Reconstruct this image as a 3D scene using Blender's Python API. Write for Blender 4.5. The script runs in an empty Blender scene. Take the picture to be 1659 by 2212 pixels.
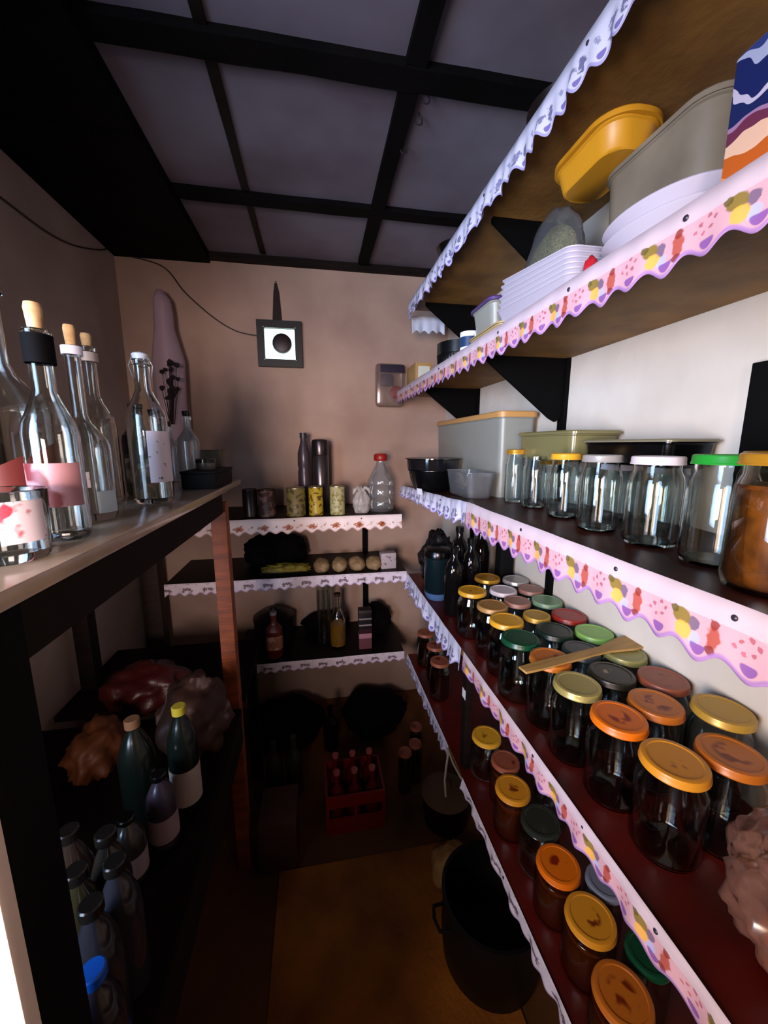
import bpy, bmesh, math, random
from mathutils import Vector, Matrix, noise as mnoise

# ------------------------------------------------------------------ camera, world, lights
scene = bpy.context.scene
col = scene.collection
F = 830.0
PITCH = math.atan(146 / F)
YAW = math.atan(149.5 * math.cos(PITCH) / F)
FW = Vector((math.sin(YAW) * math.cos(PITCH), math.cos(YAW) * math.cos(PITCH), -math.sin(PITCH)))
RT = Vector((math.cos(YAW), -math.sin(YAW), 0))
UP = RT.cross(FW)
cd = bpy.data.cameras.new('camera')
cam = bpy.data.objects.new('camera', cd)
col.objects.link(cam)
cd.sensor_fit = 'HORIZONTAL'
cd.sensor_width = 36
cd.lens = F / 1659 * 36
cd.clip_start = .01
cam.matrix_world = Matrix(((RT.x, UP.x, -FW.x, 0), (RT.y, UP.y, -FW.y, 0), (RT.z, UP.z, -FW.z, 0), (0, 0, 0, 1)))
scene.camera = cam
scene.view_settings.view_transform = 'Standard'
scene.view_settings.look = 'None'
scene.view_settings.gamma = 1
scene.view_settings.use_curve_mapping = False
scene.view_settings.exposure = 0.0
w = bpy.data.worlds.new('world')
scene.world = w
w.use_nodes = True
w.node_tree.nodes['Background'].inputs[0].default_value = (.5, .6, 1, 1)
w.node_tree.nodes['Background'].inputs[1].default_value = .01


def area(name, loc, to, sx, sy, power, color, spread=180):
    l = bpy.data.lights.new(name, 'AREA')
    l.shape = 'RECTANGLE'
    l.size = sx
    l.size_y = sy
    l.energy = power
    l.color = color
    l.spread = math.radians(spread)
    o = bpy.data.objects.new(name, l)
    col.objects.link(o)
    o.location = loc
    o.rotation_euler = (Vector(to) - Vector(loc)).to_track_quat('-Z', 'Y').to_euler()
    return o


# daylight and lamplight through the near left doorway, then an added warm fill
area('doorway_daylight', (-.93, -.12, 0), (.72, 1.45, .04), .5, 1.1, 15.0, (.46, .66, 1.0), 80)
area('hall_lamplight', (-.90, -.42, -.12), (.7, .28, -.08), .4, .7, 11.0, (1.0, .70, .48), 104)
area('added_back_fill', (-.42, -.92, .0), (.16, 2.1, -.12), .35, .4, 6.5, (1.0, .76, .70), 58)  # added warm fill inside the near wall, brightens the back wall and shelves


# ------------------------------------------------------------------ pixels -> points of the room
def ray(x, y):
    return FW * F + RT * (x - 829.5) - UP * (y - 1106)


def onz(x, y, v):
    d = ray(x, y)
    return d * (v / d.z)


def onx(x, y, v):
    d = ray(x, y)
    return d * (v / d.x)


def ony(x, y, v):
    d = ray(x, y)
    return d * (v / d.y)


# ------------------------------------------------------------------ materials
def hexc(h):
    h = h.lstrip('#')
    r = []
    for i in (0, 2, 4):
        c = int(h[i:i + 2], 16) / 255
        r.append(c / 12.92 if c <= .04045 else ((c + .055) / 1.055) ** 2.4)
    return (r[0], r[1], r[2], 1)


_m = {}


def mat(name, color='#808080', rough=.6, metal=0, trans=0, ior=1.45, emit=None, estr=0, alpha=1,
        vary=0, scale=8, color2=None, bump=0, bscale=40, coat=0, sss=0, stretch=None, contrast=(.35, .65), spec=.5):
    if name in _m:
        return _m[name]
    m = bpy.data.materials.new(name)
    m.use_nodes = True
    nt = m.node_tree
    b = nt.nodes['Principled BSDF']
    c = hexc(color)
    b.inputs['Base Color'].default_value = c
    b.inputs['Roughness'].default_value = rough
    b.inputs['Metallic'].default_value = metal
    b.inputs['Transmission Weight'].default_value = trans
    b.inputs['IOR'].default_value = ior
    b.inputs['Alpha'].default_value = alpha
    b.inputs['Coat Weight'].default_value = coat
    b.inputs['Specular IOR Level'].default_value = spec
    b.inputs['Coat Roughness'].default_value = .1
    if emit:
        b.inputs['Emission Color'].default_value = hexc(emit)
        b.inputs['Emission Strength'].default_value = estr
    tc = nt.nodes.new('ShaderNodeTexCoord')
    mp = nt.nodes.new('ShaderNodeMapping')
    nt.links.new(tc.outputs['Object'], mp.inputs[0])
    if stretch:
        mp.inputs['Scale'].default_value = stretch
    if color2 or vary:
        n = nt.nodes.new('ShaderNodeTexNoise')
        n.inputs['Scale'].default_value = scale
        n.inputs['Detail'].default_value = 5
        nt.links.new(mp.outputs[0], n.inputs[0])
        r = nt.nodes.new('ShaderNodeValToRGB')
        r.color_ramp.elements[0].position = contrast[0]
        r.color_ramp.elements[1].position = contrast[1]
        if color2:
            r.color_ramp.elements[0].color = hexc(color2)
        else:
            r.color_ramp.elements[0].color = (c[0] * (1 - vary), c[1] * (1 - vary), c[2] * (1 - vary), 1)
        r.color_ramp.elements[1].color = c
        nt.links.new(n.outputs[0], r.inputs[0])
        nt.links.new(r.outputs[0], b.inputs['Base Color'])
    if bump:
        n = nt.nodes.new('ShaderNodeTexNoise')
        n.inputs['Scale'].default_value = bscale
        n.inputs['Detail'].default_value = 4
        nt.links.new(mp.outputs[0], n.inputs[0])
        bp = nt.nodes.new('ShaderNodeBump')
        bp.inputs['Strength'].default_value = bump
        bp.inputs['Distance'].default_value = .01
        nt.links.new(n.outputs[0], bp.inputs['Height'])
        nt.links.new(bp.outputs[0], b.inputs['Normal'])
    _m[name] = m
    return m


def thin(name, tint='#ffffff', gloss=.12, rough=.05, alpha_mix=0.0, diffuse='#c0c0c0'):
    """thin clear sheet or wall: see-through + gloss (+ some milky diffuse)"""
    if name in _m:
        return _m[name]
    m = bpy.data.materials.new(name)
    m.use_nodes = True
    nt = m.node_tree
    nt.nodes.clear()
    out = nt.nodes.new('ShaderNodeOutputMaterial')
    tr = nt.nodes.new('ShaderNodeBsdfTransparent')
    tr.inputs[0].default_value = hexc(tint)
    gl = nt.nodes.new('ShaderNodeBsdfGlossy')
    gl.inputs['Roughness'].default_value = rough
    df = nt.nodes.new('ShaderNodeBsdfDiffuse')
    df.inputs[0].default_value = hexc(diffuse)
    fr = nt.nodes.new('ShaderNodeLayerWeight')
    fr.inputs[0].default_value = .35
    ma = nt.nodes.new('ShaderNodeMath')
    ma.operation = 'MULTIPLY_ADD'
    ma.inputs[1].default_value = .5
    ma.inputs[2].default_value = gloss
    nt.links.new(fr.outputs['Fresnel'], ma.inputs[0])
    m1 = nt.nodes.new('ShaderNodeMixShader')
    m1.inputs[0].default_value = alpha_mix
    nt.links.new(tr.outputs[0], m1.inputs[1])
    nt.links.new(df.outputs[0], m1.inputs[2])
    m2 = nt.nodes.new('ShaderNodeMixShader')
    nt.links.new(ma.outputs[0], m2.inputs[0])
    nt.links.new(m1.outputs[0], m2.inputs[1])
    nt.links.new(gl.outputs[0], m2.inputs[2])
    nt.links.new(m2.outputs[0], out.inputs[0])
    _m[name] = m
    return m


def lace_mat(name, base, blobs, edge, lobes, edgew=.09, coord_noise=.012, tint_band=None):
    """printed paper lace: u counts motif repeats, v runs 0 at the hem to 1 at the top"""
    if name in _m:
        return _m[name]
    m = bpy.data.materials.new(name)
    m.use_nodes = True
    nt = m.node_tree
    b = nt.nodes['Principled BSDF']
    b.inputs['Roughness'].default_value = .55
    L = nt.links.new

    def math_(op, a, bb=None, c=None):
        n = nt.nodes.new('ShaderNodeMath')
        n.operation = op
        for i, v in enumerate((a, bb, c)):
            if v is None:
                continue
            if isinstance(v, (int, float)):
                n.inputs[i].default_value = v
            else:
                L(v, n.inputs[i])
        return n.outputs[0]
    uv = nt.nodes.new('ShaderNodeUVMap')
    uv.uv_map = 'UVMap'
    sp = nt.nodes.new('ShaderNodeSeparateXYZ')
    L(uv.outputs[0], sp.inputs[0])
    ns = nt.nodes.new('ShaderNodeTexNoise')
    ns.inputs['Scale'].default_value = 9
    ns.inputs['Detail'].default_value = 3
    L(uv.outputs[0], ns.inputs[0])
    nv = math_('SUBTRACT', ns.outputs[0], .5)
    u0 = math_('FRACT', sp.outputs[0])
    u = math_('MULTIPLY_ADD', nv, coord_noise * 8, u0)
    v = math_('MULTIPLY_ADD', nv, coord_noise * 8, sp.outputs[1])
    cur = None
    cc = nt.nodes.new('ShaderNodeRGB')
    cc.outputs[0].default_value = hexc(base)
    cur = cc.outputs[0]

    def mixin(fac, color):
        nonlocal cur
        n = nt.nodes.new('ShaderNodeMix')
        n.data_type = 'RGBA'
        L(fac, n.inputs[0])
        L(cur, n.inputs[6])
        n.inputs[7].default_value = hexc(color)
        cur = n.outputs[2]
    if tint_band:
        mixin(math_('MULTIPLY', math_('LESS_THAN', sp.outputs[1], .66), .6), tint_band)
    for (cx, cy, rx, ry, colr, op) in blobs:
        du = math_('DIVIDE', math_('SUBTRACT', u, cx), rx)
        dv = math_('DIVIDE', math_('SUBTRACT', v, cy), ry)
        d = math_('ADD', math_('MULTIPLY', du, du), math_('MULTIPLY', dv, dv))
        f = nt.nodes.new('ShaderNodeMapRange')
        f.inputs[1].default_value = 1.25
        f.inputs[2].default_value = .75
        f.inputs[3].default_value = 0
        f.inputs[4].default_value = op
        L(d, f.inputs[0])
        mixin(f.outputs[0], colr)
    # hem border: second uv map holds the height above the hem
    uv2 = nt.nodes.new('ShaderNodeUVMap')
    uv2.uv_map = 'Hem'
    s2 = nt.nodes.new('ShaderNodeSeparateXYZ')
    L(uv2.outputs[0], s2.inputs[0])
    f = nt.nodes.new('ShaderNodeMapRange')
    f.inputs[1].default_value = edgew
    f.inputs[2].default_value = edgew * .6
    f.inputs[3].default_value = 0
    f.inputs[4].default_value = .85
    L(s2.outputs[1], f.inputs[0])
    mixin(f.outputs[0], edge)
    if lobes:
        ul = math_('FRACT', math_('MULTIPLY', sp.outputs[0], lobes[0]))
        du = math_('DIVIDE', math_('SUBTRACT', ul, .5), lobes[2])
        dv = math_('DIVIDE', math_('SUBTRACT', s2.outputs[1], lobes[3]), lobes[4])
        d = math_('ADD', math_('MULTIPLY', du, du), math_('MULTIPLY', dv, dv))
        f = nt.nodes.new('ShaderNodeMapRange')
        f.inputs[1].default_value = 1.2
        f.inputs[2].default_value = .8
        f.inputs[3].default_value = 0
        f.inputs[4].default_value = .9
        L(d, f.inputs[0])
        mixin(f.outputs[0], lobes[1])
    L(cur, b.inputs['Base Color'])
    _m[name] = m
    return m


def print_mat(name, base, spots, rough=.4, scale=30, thr=.55, metal=0, radial=None):
    """printed surface: blotches of a second colour; radial keeps them near the centre"""
    if name in _m:
        return _m[name]
    m = mat(name, base, rough, metal)
    nt = m.node_tree
    b = nt.nodes['Principled BSDF']
    tc = nt.nodes.new('ShaderNodeTexCoord')
    oi = nt.nodes.new('ShaderNodeObjectInfo')
    ad = nt.nodes.new('ShaderNodeVectorMath')
    ad.operation = 'MULTIPLY_ADD'
    nt.links.new(oi.outputs['Random'], ad.inputs[0])
    ad.inputs[1].default_value = (9, 9, 9)
    nt.links.new(tc.outputs['Object'], ad.inputs[2])
    n = nt.nodes.new('ShaderNodeTexNoise')
    n.inputs['Scale'].default_value = scale
    n.inputs['Detail'].default_value = 2
    nt.links.new(ad.outputs[0], n.inputs[0])
    r = nt.nodes.new('ShaderNodeValToRGB')
    r.color_ramp.elements[0].position = thr
    r.color_ramp.elements[1].position = thr + .07
    r.color_ramp.elements[0].color = (0, 0, 0, 1)
    r.color_ramp.elements[1].color = (1, 1, 1, 1)
    nt.links.new(n.outputs[0], r.inputs[0])
    fac = r.outputs[0]
    if radial:
        ln = nt.nodes.new('ShaderNodeVectorMath')
        ln.operation = 'LENGTH'
        mp = nt.nodes.new('ShaderNodeMapping')
        mp.inputs['Scale'].default_value = (1, 1, 0)
        nt.links.new(tc.outputs['Object'], mp.inputs[0])
        nt.links.new(mp.outputs[0], ln.inputs[0])
        mr = nt.nodes.new('ShaderNodeMapRange')
        mr.inputs[1].default_value = radial
        mr.inputs[2].default_value = radial * .7
        nt.links.new(ln.outputs['Value'], mr.inputs[0])
        mu = nt.nodes.new('ShaderNodeMath')
        mu.operation = 'MULTIPLY'
        nt.links.new(fac, mu.inputs[0])
        nt.links.new(mr.outputs[0], mu.inputs[1])
        fac = mu.outputs[0]
    mx = nt.nodes.new('ShaderNodeMix')
    mx.data_type = 'RGBA'
    nt.links.new(fac, mx.inputs[0])
    mx.inputs[6].default_value = hexc(base)
    mx.inputs[7].default_value = hexc(spots)
    nt.links.new(mx.outputs[2], b.inputs['Base Color'])
    return m


def stripes_mat(name, stops, axis=2, lo=0, hi=1, rough=.4, skew=0, noise=.0):
    """bands of print along one local axis"""
    if name in _m:
        return _m[name]
    m = mat(name, '#888888', rough)
    nt = m.node_tree
    b = nt.nodes['Principled BSDF']
    tc = nt.nodes.new('ShaderNodeTexCoord')
    sp = nt.nodes.new('ShaderNodeSeparateXYZ')
    nt.links.new(tc.outputs['Object'], sp.inputs[0])
    val = sp.outputs[axis]
    if noise:
        n = nt.nodes.new('ShaderNodeTexNoise')
        n.inputs['Scale'].default_value = 18
        nt.links.new(tc.outputs['Object'], n.inputs[0])
        a = nt.nodes.new('ShaderNodeMath')
        a.operation = 'MULTIPLY_ADD'
        nt.links.new(n.outputs[0], a.inputs[0])
        a.inputs[1].default_value = noise
        nt.links.new(val, a.inputs[2])
        val = a.outputs[0]
    if skew:
        a = nt.nodes.new('ShaderNodeMath')
        a.operation = 'MULTIPLY_ADD'
        nt.links.new(sp.outputs[1], a.inputs[0])
        a.inputs[1].default_value = skew
        nt.links.new(val, a.inputs[2])
        val = a.outputs[0]
    mr = nt.nodes.new('ShaderNodeMapRange')
    mr.inputs[1].default_value = lo
    mr.inputs[2].default_value = hi
    nt.links.new(val, mr.inputs[0])
    r = nt.nodes.new('ShaderNodeValToRGB')
    r.color_ramp.interpolation = 'CONSTANT'
    e = r.color_ramp.elements
    e[0].position = 0
    e[0].color = hexc(stops[0][1])
    e[1].position = stops[1][0]
    e[1].color = hexc(stops[1][1])
    for p, c in stops[2:]:
        k = e.new(p)
        k.color = hexc(c)
    nt.links.new(mr.outputs[0], r.inputs[0])
    nt.links.new(r.outputs[0], b.inputs['Base Color'])
    return m


# ------------------------------------------------------------------ mesh helpers
SOFT = {'bag_body', 'film', 'grain', 'bundle_body', 'crust', 'sack_body', 'sheer_wrap', 'pouch_body', 'red_packet', 'yellow_produce'}


def link(name, bm, material, parent=None, smooth=True, loc=None, sharp=True):
    me = bpy.data.meshes.new(name)
    bmesh.ops.recalc_face_normals(bm, faces=bm.faces)
    bm.to_mesh(me)
    bm.free()
    if smooth:
        for p in me.polygons:
            p.use_smooth = True
        try:
            if name in SOFT:
                raise ValueError
            me.set_sharp_from_angle(angle=math.radians(38))
        except Exception:
            pass
    me.materials.append(material)
    o = bpy.data.objects.new(name, me)
    col.objects.link(o)
    if parent:
        o.parent = parent
    if loc is not None:
        o.location = loc
    return o


def thing(name, label, cat, loc=(0, 0, 0), rz=0, group=None, rot=None):
    o = bpy.data.objects.new(name, None)
    o.empty_display_size = .02
    col.objects.link(o)
    o.location = loc
    o.rotation_euler = rot if rot else (0, 0, rz)
    o['label'] = label
    o['category'] = cat
    if group:
        o['group'] = group
    return o


def tag(o, label, cat, group=None):
    o['label'] = label
    o['category'] = cat
    if group:
        o['group'] = group
    return o


def struct(name, bm, material, smooth=False):
    o = link(name, bm, material, None, smooth)
    o['kind'] = 'structure'
    o['label'] = name.replace('_', ' ')
    return o


def box(x0, x1, y0, y1, z0, z1, bevel=0, bm=None):
    own = bm is None
    t = bmesh.new()
    bmesh.ops.create_cube(t, size=1)
    for v in t.verts:
        v.co = Vector(((x0 + x1) / 2 + v.co.x * (x1 - x0), (y0 + y1) / 2 + v.co.y * (y1 - y0), (z0 + z1) / 2 + v.co.z * (z1 - z0)))
    if bevel:
        bmesh.ops.bevel(t, geom=t.edges[:], offset=bevel, segments=2, affect='EDGES', profile=.6)
    if own:
        return t
    merge(bm, t)
    return bm


def merge(bm, t):
    me = bpy.data.meshes.new('tmp')
    t.to_mesh(me)
    t.free()
    bm.from_mesh(me)
    bpy.data.meshes.remove(me)


def lathe(profile, segs=32, closed=False, bm=None, off=(0, 0, 0), square=0):
    """revolve (r, z) points; square > 0 pulls the section towards a rounded square"""
    own = bm is None
    if own:
        bm = bmesh.new()
    rings = []
    for r, z in profile:
        if r < 1e-6:
            rings.append([bm.verts.new((off[0], off[1], off[2] + z))])
            continue
        ring = []
        for i in range(segs):
            a = 2 * math.pi * i / segs
            k = 1
            if square:
                k = 1 / (abs(math.cos(a)) ** (2 + square) + abs(math.sin(a)) ** (2 + square)) ** (1 / (2 + square))
            ring.append(bm.verts.new((off[0] + r * k * math.cos(a), off[1] + r * k * math.sin(a), off[2] + z)))
        rings.append(ring)
    n = len(rings)
    for j in range(n if closed else n - 1):
        a, b = rings[j], rings[(j + 1) % n]
        for i in range(segs):
            i2 = (i + 1) % segs
            if len(a) == 1 and len(b) == 1:
                continue
            if len(a) == 1:
                bm.faces.new((a[0], b[i], b[i2]))
            elif len(b) == 1:
                bm.faces.new((a[i], b[0], a[i2]))
            else:
                bm.faces.new((a[i], b[i], b[i2], a[i2]))
    return bm


def tube(pts, r, segs=8, bm=None, taper=None):
    own = bm is None
    if own:
        bm = bmesh.new()
    pts = [Vector(p) for p in pts]
    rings = []
    prev = None
    for i, p in enumerate(pts):
        d = (pts[min(i + 1, len(pts) - 1)] - pts[max(i - 1, 0)]).normalized()
        if prev is None:
            a = Vector((0, 0, 1)) if abs(d.z) < .9 else Vector((1, 0, 0))
            n = d.cross(a).normalized()
        else:
            n = (prev - d * prev.dot(d)).normalized()
        prev = n
        b = d.cross(n)
        rr = taper[i] if taper else r
        rings.append([bm.verts.new(p + (n * math.cos(2 * math.pi * k / segs) + b * math.sin(2 * math.pi * k / segs)) * rr) for k in range(segs)])
    for j in range(len(rings) - 1):
        for k in range(segs):
            k2 = (k + 1) % segs
            bm.faces.new((rings[j][k], rings[j][k2], rings[j + 1][k2], rings[j + 1][k]))
    bm.faces.new(rings[0][::-1])
    bm.faces.new(rings[-1])
    return bm


def prism(poly, axis, a0, a1, bm=None):
    """extrude a polygon given in the two other axes along axis from a0 to a1"""
    own = bm is None
    if own:
        bm = bmesh.new()

    def mk(p, a):
        if axis == 0:
            return (a, p[0], p[1])
        if axis == 1:
            return (p[0], a, p[1])
        return (p[0], p[1], a)
    lo = [bm.verts.new(mk(p, a0)) for p in poly]
    hi = [bm.verts.new(mk(p, a1)) for p in poly]
    n = len(poly)
    bm.faces.new(lo[::-1])
    bm.faces.new(hi)
    for i in range(n):
        bm.faces.new((lo[i], lo[(i + 1) % n], hi[(i + 1) % n], hi[i]))
    return bm


def crumple(rx, ry, rz, amp=.25, freq=3, seed=0, subdiv=4, flat=True, top=None):
    """a soft crumpled bag or bundle whose underside rests at z = 0"""
    bm = bmesh.new()
    bmesh.ops.create_icosphere(bm, subdivisions=subdiv, radius=1)
    for v in bm.verts:
        p = v.co.copy()
        q = p * freq + Vector((seed * 3.1, seed * 1.7, seed))
        n = mnoise.noise(q) + .5 * abs(mnoise.noise(q * 2.3)) + .25 * mnoise.noise(q * 5)
        k = 1 + amp * n
        v.co = Vector((p.x * k * rx, p.y * k * ry, p.z * k * rz))
        if top and p.z > .3:
            t = (p.z - .3) / .7
            v.co.x *= 1 - t * top
            v.co.y *= 1 - t * top
    zm = -rz * .8
    for v in bm.verts:
        if flat and v.co.z < zm:
            v.co.z = zm
        v.co.z -= zm
    return bm


def strip(p0, p1, H, period, out, seed=0, deep=.20, lobes=2, ripple=.002, sag=None, end_scale=None):
    """a hanging lace edging from p0 to p1 (top line); out is the outward normal"""
    p0, p1, out = Vector(p0), Vector(p1), Vector(out)
    Ln = (p1 - p0).length
    n = max(8, int(Ln / .0022))
    vs = [1, .72, .5, .3, .16, .06, 0]
    bm = bmesh.new()
    uvl = bm.loops.layers.uv.new('UVMap')
    hl = bm.loops.layers.uv.new('Hem')
    rows = []
    info = {}
    for i in range(n + 1):
        t = i / n
        s = t * Ln
        u = s / period + seed
        ph = (u * lobes) % 1
        # rounded lobes with pointed notches between, every second one shallower
        lobe = .5 - .5 * math.cos(2 * math.pi * ph)
        k = 1 if int(math.floor(u * lobes)) % 2 == 0 else .8
        hem = -1 + deep * (1 - lobe * k)
        rowv = []
        dz = sag(t) if sag else 0
        hs = end_scale(t) if end_scale else 1
        for v in vs:
            z = (hem * (1 - v)) * H * hs
            rip = ripple * (1 - v) * (math.sin(u * 5.1 + seed) + .6 * math.sin(u * 11.7) + .8)
            co = p0.lerp(p1, t) + Vector((0, 0, z + dz + (mnoise.noise(Vector((s * 9, seed, 0))) * .0022))) + out * (rip + .0012)
            vert = bm.verts.new(co)
            info[vert] = (u, 1 + hem * (1 - v), (1 - 0) * v * -hem)
            rowv.append(vert)
        rows.append(rowv)
    for i in range(n):
        for j in range(len(vs) - 1):
            f = bm.faces.new((rows[i][j], rows[i + 1][j], rows[i + 1][j + 1], rows[i][j + 1]))
            for lp in f.loops:
                a = info[lp.vert]
                lp[uvl].uv = (a[0], a[1])
                lp[hl].uv = (a[0], a[2])
    return bm


def thicken(o, t=.0006):
    m = o.modifiers.new('thickness', 'SOLIDIFY')
    m.thickness = t
    m.offset = 0
    return o

# ------------------------------------------------------------------ the room
XL, XR, YB, YN, ZC, ZF = -.87, .72, 2.1, -1.05, .886, -1.5
plaster = mat('plaster', '#d0cac0', .85, color2='#bdb5a8', scale=3, bump=.25, bscale=14)
plaster_b = mat('plaster_back', '#b39a8a', .85, color2='#957d70', scale=2.2, bump=.25, bscale=12)
ceil_m = mat('ceiling_panel', '#76707c', .8, color2='#5c5058', scale=2.5, bump=.1, bscale=8)
darkwood = mat('dark_wood', '#1c1310', .6, color2='#120c0a', scale=6, stretch=(1, 1, 8), bump=.2, bscale=25, spec=.15)
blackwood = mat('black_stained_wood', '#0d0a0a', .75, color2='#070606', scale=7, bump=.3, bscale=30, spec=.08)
floor_m = mat('earthen_floor', '#80501c', .8, color2='#3a200c', scale=2.2, bump=.4, bscale=18, contrast=(.3, .7))

struct('floor', box(XL - .6, XR + .1, YN - .1, YB + .1, ZF - .06, ZF), floor_m)
struct('ceiling', box(XL - .1, XR + .1, YN - .1, YB + .1, ZC, ZC + .05), ceil_m)
struct('wall_back', box(XL - .1, XR + .1, YB, YB + .08, ZF, ZC), plaster_b)
struct('wall_right', box(XR, XR + .08, YN, YB, ZF, ZC), plaster)
struct('wall_near', box(XL - .1, XR + .1, YN - .08, YN, ZF, ZC), plaster)
# left wall with the doorway cut out of it near the photographer
wl = bmesh.new()
box(XL - .08, XL, .30, YB, ZF, ZC, bm=wl)
box(XL - .08, XL, YN, -.75, ZF, ZC, bm=wl)
box(XL - .08, XL, -.75, .30, .62, ZC, bm=wl)
struct('wall_left', wl, mat('plaster_left', '#a8968c', .88, color2='#94837a', scale=3, bump=.25, bscale=14))
tr = bmesh.new()
box(XL - .09, XL + .015, .27, .33, ZF, .65, bm=tr)
box(XL - .09, XL + .015, -.78, -.72, ZF, .65, bm=tr)
box(XL - .09, XL + .015, -.78, .33, .62, .68, bm=tr)
struct('trim_1', tr, darkwood)

# ceiling battens
def rough_bar(x0, x1, y0, y1, z0, z1, seed):
    bm = bmesh.new()
    lx, ly = x1 - x0, y1 - y0
    n = 40
    alongx = lx > ly
    rows = []
    for i in range(n + 1):
        t = i / n
        k = [.0035 * mnoise.noise(Vector((t * 9, seed, j * 3.3))) for j in range(4)]
        if alongx:
            x = x0 + lx * t
            rows.append([bm.verts.new(c) for c in ((x, y0 + k[0], z0 + k[1] * .5), (x, y1 + k[2], z0 + k[3] * .5), (x, y1 + k[2], z1), (x, y0 + k[0], z1))])
        else:
            y = y0 + ly * t
            rows.append([bm.verts.new(c) for c in ((x0 + k[0], y, z0 + k[1] * .5), (x1 + k[2], y, z0 + k[3] * .5), (x1 + k[2], y, z1), (x0 + k[0], y, z1))])
    for i in range(n):
        for j in range(4):
            bm.faces.new((rows[i][j], rows[i + 1][j], rows[i + 1][(j + 1) % 4], rows[i][(j + 1) % 4]))
    bm.faces.new(rows[0])
    bm.faces.new(rows[-1][::-1])
    return bm


struct('trim_2', rough_bar(XL, XR, 1.035, 1.10, ZC - .02, ZC, 1), blackwood)
struct('trim_3', rough_bar(XL, XR, 1.60, 1.655, ZC - .02, ZC, 2), blackwood)
struct('trim_4', rough_bar(XL, XR, .42, .48, ZC - .02, ZC, 3), blackwood)
struct('trim_5', rough_bar(.235, .285, YN, YB - .05, ZC - .018, ZC, 4), blackwood)
struct('trim_6', rough_bar(-.225, -.20, YN, YB - .05, ZC - .008, ZC, 5), darkwood)
struct('trim_7', rough_bar(XL, XR, YB - .022, YB, ZC - .035, ZC, 6), darkwood)
# dark boards added in place of the shade along the ceiling's left side
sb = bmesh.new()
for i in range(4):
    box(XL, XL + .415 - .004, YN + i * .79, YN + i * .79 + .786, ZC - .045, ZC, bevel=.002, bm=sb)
struct('ceiling_shade_boards', sb, blackwood)

# ------------------------------------------------------------------ shelving
chip = mat('brown_chipboard', '#8a6430', .65, color2='#6b4a22', scale=9, bump=.15, bscale=60)
oil = mat('dark_red_oilcloth', '#5a1008', .4, color2='#3a0a05', scale=5, bump=.08, bscale=9, spec=.25)
oil3 = mat('brown_oilcloth', '#4a1c10', .42, color2='#2c120b', scale=7, bump=.08, bscale=9, spec=.22)
blackiron = mat('black_painted_steel', '#030303', .8, spec=.1)
pinm = mat('pin_head', '#2a2230', .35)
PB = '#c4b2ba'
lace_a = lace_mat('lace_print_figures', PB, [
    (.10, .42, .075, .17, '#a8452f', .9), (.10, .60, .05, .07, '#8a2f22', .9), (.11, .24, .06, .06, '#7d2a2a', .9),
    (.33, .50, .07, .10, '#5b4f6d', .85), (.30, .30, .07, .10, '#aab0da', .9),
    (.47, .56, .10, .11, '#7d6a1e', .95), (.43, .36, .09, .13, '#e0a83c', .9), (.55, .62, .05, .06, '#5c5216', .9),
    (.68, .55, .025, .035, '#a2485a', .8), (.76, .62, .025, .035, '#a2485a', .8), (.84, .54, .025, .035, '#a2485a', .8),
    (.72, .44, .025, .035, '#a2485a', .8), (.81, .40, .025, .035, '#b4586a', .8), (.90, .46, .02, .03, '#b4586a', .8)],
    '#9a74b0', (2, '#7a4a96', .17, .17, .075), tint_band='#cc8c98')
lace_o = lace_mat('lace_print_orange', '#e9dcda', [
    (.30, .42, .17, .17, '#a8572a', .95), (.30, .42, .06, .06, '#6b2f18', .9), (.08, .45, .05, .06, '#a35c34', .8),
    (.80, .50, .05, .07, '#a35c34', .8), (.66, .40, .03, .04, '#b8704a', .8)],
    '#c59a92', None, edgew=.10, coord_noise=.05)
lace_v = lace_mat('lace_print_violet', '#d2c8d4', [
    (.20, .46, .055, .20, '#4b3548', .9), (.42, .52, .20, .10, '#5b4456', .9), (.58, .40, .08, .09, '#4b3548', .85),
    (.85, .85, .06, .05, '#8a7f95', .6), (.40, .90, .10, .04, '#8f8d98', .6)],
    '#a793ba', None, edgew=.12, coord_noise=.05)
lace_b = lace_mat('lace_print_blue', '#c6c4d6', [
    (.20, .46, .07, .16, '#56557c', .9), (.48, .50, .14, .10, '#62628a', .85), (.55, .34, .07, .08, '#56557c', .85), (.85, .55, .05, .06, '#6f6f93', .7)],
    '#8f86b8', (2, '#62549a', .16, .17, .07), coord_noise=.05)

XF = .42          # front edge of the shelves along the right wall


def zs3(y):
    return -.163 - (.042 * max(0, (y - 1.0) / .87))


def pins(parent, pts, out):
    for p in pts:
        bm = lathe([(0, .0022), (.0022, .0018), (.0034, .0006), (.0034, 0), (0, 0)], 12)
        o = link('pushpin', bm, pinm, parent)
        o.location = Vector(p) + Vector(out) * .0015
        o.rotation_euler = Vector(out).to_track_quat('Z', 'Y').to_euler()


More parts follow.
